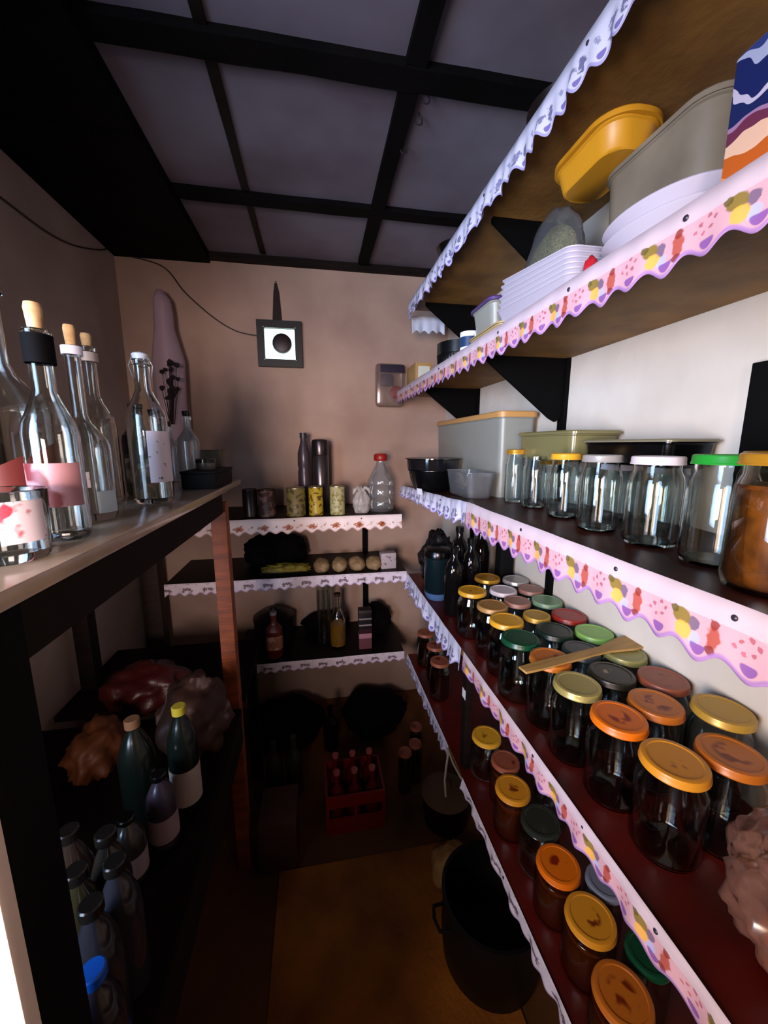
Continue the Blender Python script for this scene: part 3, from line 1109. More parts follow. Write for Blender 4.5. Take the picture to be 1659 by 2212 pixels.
# ------------------------------------------------------------------ shelf two
Z2 = .262
t = thing('carton', 'tall blue and orange printed carton at the near end of the second shelf', 'box', (.440, .195, Z2))
link('carton_body', box(0, .11, 0, .205, 0, .128, bevel=.002), stripes_mat('carton_print', [(0, '#b8602a'), (.10, '#c87c48'), (.16, '#a8521c'), (.30, '#c8a48c'), (.42, '#5c2840'), (.52, '#8a6a8c'),
     (.56, '#15204c'), (.68, '#a8a4b8'), (.72, '#141e50'), (.86, '#9098b4'), (.92, '#26346a')], 2, -.03, .12, .4, skew=-.25, noise=.06), t)
link('top_flap', box(.002, .108, .002, .203, .1282, .130), mat('blue_card', '#26346a', .5), t, smooth=False)
t = thing('storage_bin', 'big milky translucent storage bin with rounded corners on the second shelf', 'bin', (0, 0, 0))
tub(t, 'bin', .562, .712, .535, .765, Z2, .492, milky, taper=.010, corner=.045, n=8)
tub_lid(t, 'lid', .562, .712, .535, .765, .4925, .503, milky, corner=.045)
# oval dishes
for k, lab in enumerate(('lower of the two stacked oval white dishes at the shelf front', 'upper of the two stacked oval white dishes at the shelf front')):
    z = Z2 + .001 + k * .020
    bm = lathe([(0, 0), (.055, 0), (.060, .003), (.085, .026), (.098, .034), (.100, .036), (.098, .038), (.083, .030), (.058, .006), (0, .004)], 48)
    for v in bm.verts:
        v.co.x *= .64
        v.co.y *= .95
    d = link('serving_dish', bm, white, None, loc=(.4985, .530, z))
    tag(d, lab, 'dish', 'stacked oval white dishes')
t = thing('food_tub', 'yellow rounded plastic tub balanced on the storage bin and the grain bag', 'tub', (0, 0, 0))
tub(t, 'tub', .505, .615, .665, .845, .5045, .5455, mat('yellow_plastic', '#c2871c', .4), taper=.010, corner=.04, n=8)
tub_lid(t, 'lid', .499, .622, .659, .852, .546, .5575, mat('yellow_plastic', '#c2871c', .4), corner=.055, n=8)
t = thing('grain_bag', 'clear bag half full of greenish grain behind the white trays', 'bag', (.551, .895, Z2))
link('film', crumple(.035, .112, .142, .14, 2.0, 5), thin('grey_film', '#dcdfe2', gloss=.06, rough=.2, alpha_mix=.13, diffuse='#a4a8ac'), t)
gr = link('grain', crumple(.031, .100, .122, .08, 2, 8), mat('green_grain', '#bcb068', .8, color2='#746e3c', scale=230, bump=.8, bscale=260), t)
gr.location = (0, 0, .004)
for k in range(6):
    d = tub(None, 'food_tray', -.040, .036, 0, .285 - .004 * k, 0, .026, white, taper=.010, corner=.02)
    d.location = (.4735 + .0012 * (k % 2), .646 + .001 * k, Z2 + .001 + k * .0086)
    d.rotation_euler = (math.radians(4.5 + .8 * k), 0, 0)
    tag(d, ('bottom', 'second from the bottom', 'third from the bottom', 'third from the top', 'second from the top', 'top')[k] + ' tray in the leaning stack of white plastic trays', 'tray', 'stacked white plastic trays')
# red pouch, small tubs, cake tin towards the far end of shelf two
t = thing('red_pouch', 'small dark red pouch wedged between the white trays and the oval dishes', 'pouch', (.452, .617, Z2))
link('pouch_body', crumple(.012, .010, .022, .2, 2, 4, subdiv=3), mat('red_film', '#a01824', .35), t)
t = thing('food_tub', 'small clear tub with a purple lid beyond the white tray stack', 'tub', (0, 0, 0))
tub(t, 'tub', .44, .515, .96, 1.09, .2890, .352, milky_w, taper=.010, corner=.02)
tub_lid(t, 'lid', .437, .518, .957, 1.093, .3525, .362, mat('purple_plastic', '#4a3568', .4), corner=.02)
t = thing('food_tub', 'beige tub supporting the purple-lidded one', 'tub', (0, 0, 0))
tub(t, 'tub', .437, .515, .905, 1.095, Z2, .283, mat('beige_plastic', '#a8946a', .5), taper=.006, corner=.02)
tub_lid(t, 'lid', .435, .517, .903, 1.097, .2835, .2885, mat('beige_plastic', '#a8946a', .5), corner=.02)
t = thing('mug', 'white and blue mug in front of the black cake tin', 'mug', (.458, 1.14, Z2))
link('cup', lathe([(0, 0), (.024, 0), (.027, .004), (.028, .06), (.0265, .06), (.025, .006), (0, .005)], 28), mat('white_glaze', '#d4dcea', .25), t)
link('blue_print', lathe([(.0283, .018), (.0286, .018), (.0286, .046), (.0283, .046)], 28, closed=True), mat('blue_print', '#1c3458', .4), t)
link('handle', tube([(0, -.027, .05), (0, -.042, .047), (0, -.046, .033), (0, -.042, .018), (0, -.027, .014)], .003), mat('white_glaze', '#d4dcea', .25), t)
t = thing('cake_tin', 'black fluted round cake tin on the second shelf', 'cake tin', (.515, 1.37, Z2))
bm = bmesh.new()
n = 96
rows = []
for r, z in ((.0, 0), (.070, 0), (.074, .003), (.078, .045), (.0795, .047), (.0795, .085), (.060, .090), (.0, .090)):
    if r == 0:
        rows.append([bm.verts.new((0, 0, z))])
        continue
    fl = .0016 if .002 < z < .046 else 0
    rows.append([bm.verts.new(((r + (fl if i % 2 else -fl)) * math.cos(2 * math.pi * i / n), (r + (fl if i % 2 else -fl)) * math.sin(2 * math.pi * i / n), z)) for i in range(n)])
for a, b in zip(rows, rows[1:]):
    for i in range(n):
        j = (i + 1) % n
        if len(a) == 1:
            bm.faces.new((a[0], b[i], b[j]))
        elif len(b) == 1:
            bm.faces.new((a[i], b[0], a[j]))
        else:
            bm.faces.new((a[i], a[j], b[j], b[i]))
link('tin_body', bm, mat('black_enamel', '#08090b', .3), t)
jar(.600, 1.55, Z2, .042, .15, None, 'pale clear canister behind the black cake tin', real=False, name='glass_jar')
t = thing('carton', 'beige carton at the far end of the second shelf', 'box', (.435, 1.68, Z2))
link('carton_body', box(0, .075, 0, .16, 0, .085, bevel=.003), mat('beige_card', '#a58552', .6, color2='#8d6c3c', scale=14), t)
st = link('pale_side_strip', box(.012, .063, -.0012, 0, .004, .070), mat('pale_card', '#b9bcae', .6), t, smooth=False)
# storage pouch hanging on the back wall beside it
t = thing('storage_pouch', 'clear storage pouch with purple and red contents hanging on the back wall', 'pouch', (.425, 2.035, .195))
bm = box(-.105, .045, -.012, .050, 0, .215, bevel=.020)
link('pouch_film', bm, thin('pouch_film', '#e8e0dc', gloss=.04, rough=.2, alpha_mix=.12, diffuse='#b8aca4'), t)
link('purple_flap', box(-.085, .040, -.016, -.0125, .168, .205, bevel=.001), mat('purple_cloth', '#1c1228', .7), t)
link('purple_packet', box(-.078, -.018, -.008, .02, .105, .162, bevel=.006), mat('purple_packet', '#33284c', .5), t)
link('red_packet', crumple(.034, .018, .034, .15, 2, 2, subdiv=3), mat('red_cloth', '#8c1620', .6), t).location = (.005, 0.018, .045)
# shelf one
t = thing('bowl', 'black round bowl at the far end of the topmost shelf', 'bowl', (.50, 1.38, .60))
link('bowl_body', lathe([(0, 0), (.04, 0), (.06, .02), (.072, .055), (.074, .058), (.070, .058), (.056, .022), (0, .006)], 32), blackpl, t)
t = thing('bowl', 'dark bowl on the near half of the topmost shelf', 'bowl', (.54, .84, .60))
link('bowl_body', lathe([(0, 0), (.05, 0), (.075, .03), (.085, .075), (.087, .078), (.083, .078), (.07, .03), (0, .006)], 32), mat('dark_enamel', '#140c0c', .4), t)

# ------------------------------------------------------------------ back shelves
YS = 1.83
Q = 1.0


def bx(px, y=YS):
    return ony(px, 1000, y).x


def rw(wpx, px, y=YS):
    return (ony(px + wpx / 2, 1000, y).x - ony(px - wpx / 2, 1000, y).x) / 2


def can(px, wpx, ptop, m, lab, lidm, group='jars and cans on the upper back shelf', y=1.79, z=-.322, name='food_can', cat='can'):
    r = rw(wpx, px, y)
    x = bx(px, y)
    h = ony(px, ptop, y).z - z
    t = thing(name, lab, cat, (x, y, z), group=group)
    link('can_body', lathe([(0, 0), (r * .96, 0), (r, .003), (r * .97, .006), (r * .97, h - .012), (r, h - .009), (r, h - .006), (0, h - .006)], 32), m, t)
    link('can_lid', lathe([(0, h - .0058), (r * .93, h - .0058), (r * .93, h - .001), (r * .86, h), (r * .80, h - .002), (0, h - .002)], 32), lidm, t)
    return t


tin = mat('tin_metal', '#8c8468', .35, .7)
can(535, 34, 1056, mat('dark_jar_brown', '#1c100c', .3), 'dark brown jar leftmost on the upper back shelf', mat('dark_tin', '#2a1c16', .4, .5), name='preserve_jar', cat='jar')
can(572, 40, 1056, print_mat('label_brown', '#3c2720', '#6c5248', .5, 40, .5), 'brown jar with a faded label beside the leftmost dark jar', mat('dark_tin', '#2a1c16', .4, .5), name='preserve_jar', cat='jar')
can(636, 44, 1052, print_mat('label_olive', '#7a7040', '#4a4428', .45, 50, .5), 'olive-labelled food can left of the yellow one', tin)
can(680, 33, 1050, print_mat('label_yellow', '#b09a28', '#5c4410', .4, 60, .52), 'bright yellow-labelled food can in front of the flask', tin)
can(727, 34, 1048, print_mat('label_pale', '#a8a478', '#7c7a3c', .45, 70, .5), 'pale cream-labelled food can right of the flask', tin)
# flask
y = 1.93
x, r = bx(692, y), rw(36, 692, y)
h = ony(692, 948, y).z + .322
t = thing('vacuum_flask', 'tall brushed steel vacuum flask standing behind the cans', 'flask', (x, y, -.322))
link('flask_body', lathe([(0, 0), (r * .96, 0), (r, .006), (r, h * .77), (r * .97, h * .775), (0, h * .776)], 40), mat('dark_steel', '#5c5658', .28, .9), t)
link('cup_lid', lathe([(0, h * .777), (r * .98, h * .777), (r, h * .79), (r, h * .95), (r * .9, h * .985), (r * .6, h), (0, h)], 40), mat('dark_steel_cup', '#4a4446', .28, .9), t)
# small dark plastic bottle left of the flask
x, r = bx(657, 1.95), rw(28, 657, 1.95)
h = ony(657, 935, 1.95).z + .322
t = thing('plastic_bottle', 'slim dark plastic bottle just left of the steel flask', 'bottle', (x, 1.95, -.322))
link('bottle_body', lathe([(0, 0), (r * .9, 0), (r, .006), (r, h * .5), (r * .86, h * .54), (r, h * .58), (r * .96, h * .74), (r * .5, h * .88), (r * .45, h * .93), (0, h * .93)], 28), mat('violet_grey_plastic', '#3a3038', .3), t)
link('bottle_cap', lathe([(0, h * .931), (r * .55, h * .931), (r * .55, h), (0, h)], 20), mat('grey_cap', '#2c2830', .4), t)
# knotted bag
t = thing('knotted_bag', 'small white knotted plastic bag on the upper back shelf', 'bag', (bx(780, 1.80), 1.80, -.322))
link('bag_body', crumple(.042, .034, .066, .22, 2.4, 7, top=.7), mat('white_film', '#a8a4a0', .4, trans=.1, bump=.4, bscale=60), t)
for s in (-1, 1):
    link('bag_ear', tube([(s * .004, 0, .105), (s * .018, -.006, .122), (s * .034, -.012, .112), (s * .040, -.014, .094)], .005, taper=[.009, .010, .010, .004], segs=8), mat('white_film', '#a8a4a0', .4), t)
# big water bottle with red cap
y = 1.86
x = bx(822, y)
h = ony(815, 980, y).z + .322
t = thing('water_bottle', 'large clear water bottle with a red cap on the upper back shelf', 'bottle', (x, y, -.322))
r = .064
link('bottle_body', lathe([(0, 0), (r * .9, 0), (r, .01), (r, .05), (r * .95, .055), (r, .06), (r, .115), (r * .95, .12), (r, .125), (r * .97, .150), (r * .75, .178), (r * .36, h - .052), (r * .32, h - .040), (r * .32, h - .034)], 36), thin_pl, t)
link('bottle_cap', lathe([(0, h - .034), (.030, h - .034), (.033, h - .028), (.033, h - .008), (.027, h), (0, h)], 28), mat('red_cap', '#8c1c14', .4), t)

# middle back shelf
t = thing('fabric_bundle', 'dark fabric bundle on the left of the middle back shelf', 'bundle', (bx(585, 1.95), 1.95, -.600))
link('bundle_body', crumple(.15, .09, .09, .2, 2, 15), mat('black_fabric', '#080606', .9, spec=.1), t)
t = thing('foam_tray', 'low tray of yellow-green pods on the middle back shelf', 'tray', (bx(610, 1.785), 1.785, -.600))
tub(t, 'tray', -.125, .115, -.045, .045, 0, .022, mat('dark_tray', '#0b0a08', .5), corner=.02)
link('yellow_produce', crumple(.108, .036, .024, .35, 4, 6), mat('yellow_green', '#8c8024', .6, color2='#4c4410', scale=30), t).location = (0, 0, .008)
for k, (px, w_, rot) in enumerate(((688, 46, .1), (729, 42, -.2), (768, 42, .2), (806, 40, 0))):
    t = thing('bread_loaf', ('leftmost', 'second from left', 'second from right', 'rightmost')[k] + ' of four pale wrapped rolls on the middle back shelf', 'bread', (bx(px, 1.80), 1.80, -.600), rz=rot, group='pale wrapped rolls')
    link('crust', crumple(.038, .055, .034, .12, 2, 20 + k), mat('pale_crust', '#a08a66', .6, color2='#7c6444', scale=16), t)
t = thing('carton', 'small white carton with print at the right end of the middle back shelf', 'box', (bx(838, 1.80) - .037, 1.775, -.600))
link('carton_body', box(0, .074, 0, .06, 0, .078, bevel=.002), print_mat('white_print', '#a89ca0', '#6a6068', .5, 60, .58), t)

# lowest back shelf
def prof_bottle(r, h, nk=.3, sh=.62):
    return [(0, 0), (r * .9, 0), (r, .006), (r, h * sh), (r * .93, h * (sh + .05)), (r * nk * 1.35, h * (sh + .15)), (r * nk, h * (sh + .20)), (r * nk, h)]


y = 1.80
x = bx(573, y)
h = ony(573, 1322, y).z + 1.018
t = thing('plastic_bottle', 'orange-red plastic bottle with a label leftmost on the lowest back shelf', 'bottle', (x, y, -1.018))
link('bottle_body', lathe(prof_bottle(.038, h * .93, .36, .62) + [(0, h * .93)], 28, square=1.2), mat('orange_red_plastic', '#5c1c10', .35), t)
link('bottle_cap', lathe([(0, h * .931), (.016, h * .931), (.016, h), (0, h)], 20), mat('pale_cap', '#8a7c80', .4), t)
link('bottle_label', lathe([(.0384, h * .2), (.0389, h * .2), (.0389, h * .5), (.0384, h * .5)], 28, closed=True, square=1.2), print_mat('red_label', '#a06850', '#c0a090', .5, 40, .55), t)
t = thing('cooking_pot', 'dark round pot behind the orange bottle on the lowest back shelf', 'pot', (-.24, 1.97, -1.018))
link('pot_body', lathe([(0, 0), (.095, 0), (.10, .006), (.102, .12), (.105, .122), (.10, .122), (0, .13)], 36), mat('dark_enamel', '#140c0c', .4), t)
link('pot_lid', lathe([(.104, .1305), (.104, .134), (.07, .155), (.02, .165), (.018, .18), (0, .182)], 36), mat('dark_enamel', '#140c0c', .4), t)
y = 1.84
x = bx(722, y)
h = ony(722, 1282, y).z + 1.018
t = thing('glass_bottle', 'clear glass bottle of golden liquid in the middle of the lowest back shelf', 'bottle', (x, y, -1.018))
link('glass_body', lathe(prof_bottle(.040, h * .95, .38, .55) + [(.013, h * .95), (.013, h * .75), (.036, h * .56), (.0375, .01), (0, .008)], 32), glass, t)
link('liquid', lathe([(0, .009), (.0365, .011), (.0365, h * .44), (0, h * .44)], 28), mat('golden_oil', '#b88830', .1, trans=.5), t)
link('bottle_cap', lathe([(0, h * .951), (.017, h * .951), (.017, h), (0, h)], 20), mat('brown_cap', '#30200c', .4), t)
x = bx(690, 1.95)
t = thing('glass_vase', 'tall faint glass vase behind the golden bottle', 'vase', (x, 1.88, -1.018))
link('glass_body', lathe([(0, 0), (.03, 0), (.034, .006), (.036, .30), (.0345, .30), (.032, .01), (0, .008)], 28), thin_glass, t)
y = 1.82
x = bx(784, y)
h = ony(784, 1312, y).z + 1.018
t = thing('tall_carton', 'striped dark pack with a pinkish front right of the golden bottle', 'pack', (x - .032, y - .04, -1.018))
link('pack_body', box(0, .064, 0, .05, 0, h, bevel=.002), stripes_mat('pack_print', [(0, '#6a4048'), (.28, '#a8788a'), (.40, '#30181c'), (.52, '#141012'), (.60, '#8a8084'), (.64, '#141012'), (.76, '#7c7478'), (.80, '#100c0e'), (.93, '#2c2426')], 2, 0, h, .4), t)
t = thing('fabric_bundle', 'black bundle filling the right end of the lowest back shelf', 'bundle', (.30, 1.97, -1.018))
link('bundle_body', crumple(.08, .08, .09, .22, 2, 31), mat('black_fabric', '#080606', .9, spec=.1), t)
t = thing('fabric_bundle', 'low black bundle behind the golden bottle on the lowest back shelf', 'bundle', (.03, 2.02, -1.018))
link('bundle_body', crumple(.12, .045, .06, .22, 2, 33), mat('black_fabric', '#080606', .9, spec=.1), t)

# ------------------------------------------------------------------ back wall: lit vent with cord, cable
t = thing('wall_vent', 'square dark-framed vent opening glowing with daylight on the back wall', 'vent', (-.155, YB, .49))
def frame(o, i, y0, y1, cx=0, cz=0):
    bm = bmesh.new()
    for (x0, x1, z0, z1) in ((-o, o, i, o), (-o, o, -o, -i), (-o, -i, -i, i), (i, o, -i, i)):
        box(cx + x0, cx + x1, y0, y1, cz + z0, cz + z1, bm=bm)
    return bm
link('vent_frame', frame(.108, .073, -.030, -.001), mat('dark_vent_frame', '#141412', .5), t, smooth=False)
link('vent_opening', box(-.073, .073, -.004, -.001, -.073, .073), mat('daylit_opening', '#e8fff8', .5, emit='#dcfff6', estr=2.6), t, smooth=False)
hub = link('fan_motor', lathe([(0, 0), (.046, 0), (.048, .004), (.046, .016), (.030, .021), (0, .021)], 36), mat('dark_red_motor', '#1e0c10', .45), t)
hub.rotation_euler = (math.radians(90), 0, 0)
hub.location = (.010, -.0045, .005)
for k in range(4):
    sx, sz = (-1, 1, -1, 1)[k], (-1, -1, 1, 1)[k]
    s_ = link('screw', lathe([(0, .003), (.003, .002), (.0045, 0), (0, 0)], 12), mat('screw_steel', '#c8c4c0', .3, .8), t)
    s_.rotation_euler = (math.radians(90), 0, 0)
    s_.location = (sx * .076, -.030, sz * .076)
t = link('hanging_strap', prism([(-.024, 0), (.022, 0), (.014, .130), (.004, .175), (-.006, .175), (-.014, .130)], 1, -.003, 0), mat('dark_strap', '#241814', .8), t, smooth=False, loc=(-.008, -.004, .1085))
n_ = link('nail', lathe([(0, .002), (.004, .0015), (.004, 0), (.0015, 0), (.0015, -.006), (0, -.006)], 12), mat('nail_steel', '#6a6460', .4, .8), t)
n_.rotation_euler = (math.radians(90), 0, 0)
n_.location = (-.001, -.0035, .180)
pts = []
A = [onx(0, 425, XL + .006), onx(100, 500, XL + .006), onx(160, 530, XL + .006), onx(215, 540, XL + .006), Vector((XL + .006, YB - .03, .86)), Vector((XL + .02, YB - .008, .85))]
B = [ony(350, 575, YB - .006), ony(400, 632, YB - .006), ony(460, 685, YB - .006), ony(510, 715, YB - .006), ony(560, 726, YB - .012)]
allp = A + B
cp = [allp[0]] + allp + [allp[-1]]
pts = []
for i in range(1, len(cp) - 2):
    for k in range(8):
        u = k / 8
        p0, p1, p2, p3 = cp[i - 1], cp[i], cp[i + 1], cp[i + 2]
        pts.append(.5 * ((2 * p1) + (p2 - p0) * u + (2 * p0 - 5 * p1 + 4 * p2 - p3) * u * u + (3 * p1 - p0 - 3 * p2 + p3) * u ** 3))
pts.append(allp[-1])
tag(link('power_cable', tube(pts, .0028, 8), mat('dark_cable', '#1c1412', .5)), 'thin dark cable sagging from the left wall to the glowing vent', 'cable')
# ceiling hooks
for k, (px, py) in enumerate(((921, 195), (905, 243), (872, 308))):
    p = onz(px, py, ZC)
    pts = [(p.x, p.y, ZC)] + [(p.x + .011 * math.sin(a), p.y, ZC - .016 - .011 * math.cos(a) * -1) for a in [math.radians(v) for v in (0, 60, 120, 180, 240, 290)]]
    h_ = link('ceiling_hook', tube([(p.x, p.y, ZC), (p.x, p.y, ZC - .010)] + [(p.x + .010 * math.sin(math.radians(v)), p.y, ZC - .020 + .010 * math.cos(math.radians(v))) for v in (20, 70, 120, 170, 220, 270)], .0018), mat('dark_wire', '#15121a', .5))
    tag(h_, ('nearest', 'middle', 'farthest')[k] + ' small wire hook in the ceiling beside the long batten', 'hook', 'ceiling hooks')

# ------------------------------------------------------------------ side table: bottles
def bottle(lab, x, y, z, r, h, m, nk=.36, sh=.58, solid=False, name='glass_bottle', group='bottles on the side table', segs=40):
    t = thing(name, lab, 'bottle', (x, y, z), group=group)
    w_ = .0022
    o_ = prof_bottle(r, h, nk, sh)
    rn = r * nk
    prof = o_[:-1] + [(rn, h - .012), (rn * 1.18, h - .010), (rn * 1.18, h - .002), (rn * 1.05, h)]
    if not solid:
        prof += [(rn - w_, h - .001), (rn - w_, h * (sh + .20)), (rn * 1.35 - w_, h * (sh + .15)), (r * .93 - w_, h * (sh + .05)), (r - w_, h * sh), (r - w_, .012), (0, .009)]
    else:
        prof += [(0, h)]
    link('glass_body', lathe(prof, segs), m, t)
    return t, rn


def band(t, r, z0, z1, m, name='label', a0=0, a1=360, tilt=0, n=28):
    """a curved label over part of the body (angles in degrees)"""
    bm = bmesh.new()
    rows = []
    for i in range(n + 1):
        a = math.radians(a0 + (a1 - a0) * i / n)
        dz = tilt * math.sin(a - math.radians((a0 + a1) / 2))
        rows.append([bm.verts.new((rr * math.cos(a), rr * math.sin(a), zz + dz)) for rr, zz in ((r + .0004, z0), (r + .0009, z0), (r + .0009, z1), (r + .0004, z1))])
    for i in range(n):
        for j in range(4):
            bm.faces.new((rows[i][j], rows[i + 1][j], rows[i + 1][(j + 1) % 4], rows[i][(j + 1) % 4]))
    bm.faces.new(rows[0])
    bm.faces.new(rows[-1][::-1])
    return link(name, bm, m, t)


def stopper(t, rn, h, hc=.03, m=None, name='cork'):
    if m is None:
        rn *= .72
        hc *= .9
    return link(name, lathe([(0, h + .0005), (rn * .85, h + .0005), (rn * 1.05, h + hc * .8), (rn * .9, h + hc), (0, h + hc)], 20), m or cork, t)


# the tilted-band bottle at the frame edge
t, rn = bottle('big clear bottle with a tilted dark red band, nearest the left edge of the photo', -.425, .625, TZ, .057, .33, glass, nk=.34, sh=.50)
band(t, .058, .050, .098, mat('dark_red_label', '#5a1710', .5), 'red_band', -150, 30, tilt=.03)
link('liquid', lathe([(0, .010), (.0545, .013), (.0545, .045), (0, .045)], 28), mat('dim_liquid', '#5c6466', .1, trans=.8), t)
# tumbler
t = thing('glass_tumbler', 'low glass tumbler with a white and pink sticker on the near end of the table', 'tumbler', (-.333, .470, TZ))
link('glass_body', lathe([(0, 0), (.034, 0), (.037, .004), (.041, .075), (.0395, .076), (.038, .074), (.034, .010), (0, .008)], 36), glass, t)
band(t, .0395, .022, .066, print_mat('pink_sticker', '#e0d4dc', '#b04050', .5, 50, .6), 'sticker', -60, 0)
# cork-topped bottle with black sleeve
H = ony(68, 712, .57).z - TZ
t, rn = bottle('tall clear bottle with a fat cork and black neck sleeve behind the tumbler', -.333, .570, TZ, .030, H, glass, nk=.42, sh=.52)
stopper(t, rn, H, .034)
band(t, rn * 1.2, H - .040, H - .006, mat('black_sleeve', '#030304', .8, spec=.1), 'neck_sleeve', 0, 360)
band(t, .030, .045, .100, print_mat('pink_red_label', '#9c7074', '#5c1416', .5, 26, .56), 'label', -140, -10)
# long-necked bottle
H = ony(142, 742, .70).z - TZ
t, rn = bottle('long-necked clear bottle with a thin cork and white neck ring', -.372, .715, TZ, .036, H, glass, nk=.30, sh=.42)
stopper(t, rn, H, .034)
band(t, rn * 1.22, H - .014, H - .001, mat('white_ring', '#c4c8d8', .35), 'neck_ring')
band(t, .036, .012, .048, mat('pale_blue_label', '#b8ccd0', .5), 'label', -50, 5)
band(t, .036, .055, .080, print_mat('pale_label', '#a89ca4', '#4c4048', .5, 50, .5), 'label', -130, -60)
# smaller corked bottle behind
H = ony(215, 750, .93).z - TZ
t, rn = bottle('slim clear bottle with a small cork behind the long-necked one', -.455, .93, TZ, .036, H, glass, nk=.36, sh=.50)
stopper(t, rn, H, .028)
band(t, rn * 1.22, H - .03, H - .012, mat('thin_wire', '#a89c94', .4), 'neck_ring')
# swing-top bottle with white label
H = ony(303, 775, .89).z - TZ
t, rn = bottle('clear flip-top bottle with a white label standing alone at the table edge', -.345, .90, TZ, .038, H, glass, nk=.40, sh=.60)
lb = band(t, .038, .045, .150, print_mat('white_bottle_label', '#cfc8d0', '#34303a', .5, 70, .66), 'label', -75, 10)
stopper(t, rn, H, .012, mat('porcelain', '#a8acb0', .3), 'stopper')
for s in (-1, 1):
    link('wire_clip', tube([(s * rn * 1.15, 0, H - .035), (s * rn * 1.5, -.002, H - .012), (s * rn * .9, -.003, H + .008), (0, -.004, H + .015)], .0012), mat('clip_wire', '#9a9a98', .3, .9), t)
# dark bottle with black label and others behind
t, rn = bottle('green-tinged bottle with a black label behind the long-necked bottle', -.430, 1.06, TZ, .036, .22, thin('greenish_thin_glass', '#7c8c78', gloss=.10, rough=.03), nk=.38, sh=.60, name='glass_bottle')
band(t, .036, .10, .145, mat('black_label', '#070708', .5), 'label', -130, -20)
band(t, .036, .03, .09, print_mat('tan_label', '#7c6c58', '#3c3024', .5, 40, .5), 'label', -130, -20)
t, rn = bottle('small dark-capped bottle standing behind the flip-top bottle', -.44, 1.20, TZ, .036, .20, thin_glass, nk=.38, sh=.60)
stopper(t, rn, .20, .018, blackpl, 'cap')
t, rn = bottle('pale empty bottle with a black cap near the far end of the table', -.395, 1.33, TZ, .034, .21, thin_pl, nk=.36, sh=.62, name='plastic_bottle')
stopper(t, rn, .21, .016, blackpl, 'cap')
t, rn = bottle('shorter pale empty bottle beside the sheer bag', -.47, 1.38, TZ, .034, .18, thin_pl, nk=.36, sh=.62, name='plastic_bottle')
stopper(t, rn, .18, .016, blackpl, 'cap')
t, rn = bottle('dark green bottle at the extreme left edge of the photo', -.55, .74, TZ, .040, .37, glass_g, nk=.42, sh=.55, solid=True)
# low black box and things
t = thing('black_box', 'low black box near the far end of the side table', 'box', (-.425, 1.135, TZ))
link('box_body', box(.060, .150, 0, .22, 0, .042, bevel=.003), mat('black_card', '#060607', .7, spec=.15), t)
link('box_lid', box(.058, .152, -.002, .222, .0422, .050, bevel=.002), mat('black_card', '#060607', .7, spec=.15), t)
t = thing('small_jar', 'small black lidded pot on top of the low black box', 'jar', (-.320, 1.22, TZ + .050))
link('pot_body', lathe([(0, 0), (.024, 0), (.026, .004), (.026, .020), (0, .020)], 28), mat('grey_pot', '#4c4840', .35), t)
link('pot_lid', lathe([(0, .0202), (.028, .0202), (.028, .030), (.024, .032), (0, .032)], 28), blackpl, t)
t = thing('food_tub', 'yellowish translucent tub at the far end of the side table', 'tub', (0, 0, 0))
tub(t, 'tub', -.40, -.305, 1.375, 1.44, TZ, TZ + .105, mat('yellowish_plastic', '#5c5034', .4, trans=.3), taper=.004, corner=.01)
# sheer bag with dried flowers hanging in the corner
t = thing('hanging_bag', 'sheer mauve bag with dark dried flowers hanging in the back left corner', 'bag', (-.655, 2.01, .02))
bm = lathe([(.058, 0), (.070, .05), (.075, .18), (.062, .36), (.045, .50), (.046, .56), (.038, .62), (.012, .66), (0, .665)], 40)
for v in bm.verts:
    n_ = mnoise.noise(Vector((v.co.x * 14, v.co.y * 14, v.co.z * 4)))
    v.co.x += n_ * .018 - .03 * max(0, v.co.z - .3)
    v.co.y += n_ * .010
link('sheer_wrap', bm, thin('sheer_mauve', '#e0d4dc', gloss=.03, rough=.4, alpha_mix=.5, diffuse='#cdb8c8'), t)
bm = bmesh.new()
random.seed(4)
for k in range(26):
    a = random.uniform(0, 6.28)
    rr = random.uniform(0, .045)
    c = Vector((rr * math.cos(a) + .01, rr * math.sin(a) * .6, .30 + random.uniform(-.09, .07)))
    tb = bmesh.new()
    bmesh.ops.create_icosphere(tb, subdivisions=1, radius=random.uniform(.008, .014))
    for v in tb.verts:
        v.co = v.co * random.uniform(.7, 1.3) + c
    merge(bm, tb)
    tube([c, (c.x * .3, c.y * .3 , .10)], .0012, 5, bm=bm)
link('dried_flowers', bm, mat('dark_petals', '#1c1014', .8), t).location = (.02, -.085, -.03)

# ------------------------------------------------------------------ bench under the table
def plain_bottle(lab, px, py, w_, zt, m, capm, h=.26, labm=None, grp='bottles on the low bench'):
    """px, py, w_: the dome of the bottle as seen from above"""
    p = onz(px, py, BZ + h * .8)
    r = min(max(halfw(px, py, w_, BZ + h * .8), .028), .044)
    t = thing('plastic_bottle', lab, 'bottle', (p.x, p.y, BZ), group=grp)
    link('bottle_body', lathe([(0, 0), (r * .9, 0), (r, .008), (r, h * .62), (r * .92, h * .72), (r * .6, h * .84), (r * .36, h * .90), (r * .34, h * .93), (0, h * .93)], 28), m, t)
    link('bottle_cap', lathe([(0, h * .931), (.015, h * .931), (.015, h - .002), (.013, h), (0, h)], 20), capm, t)
    if labm:
        band(t, r, h * .12, h * .45, labm, 'label')
    return t


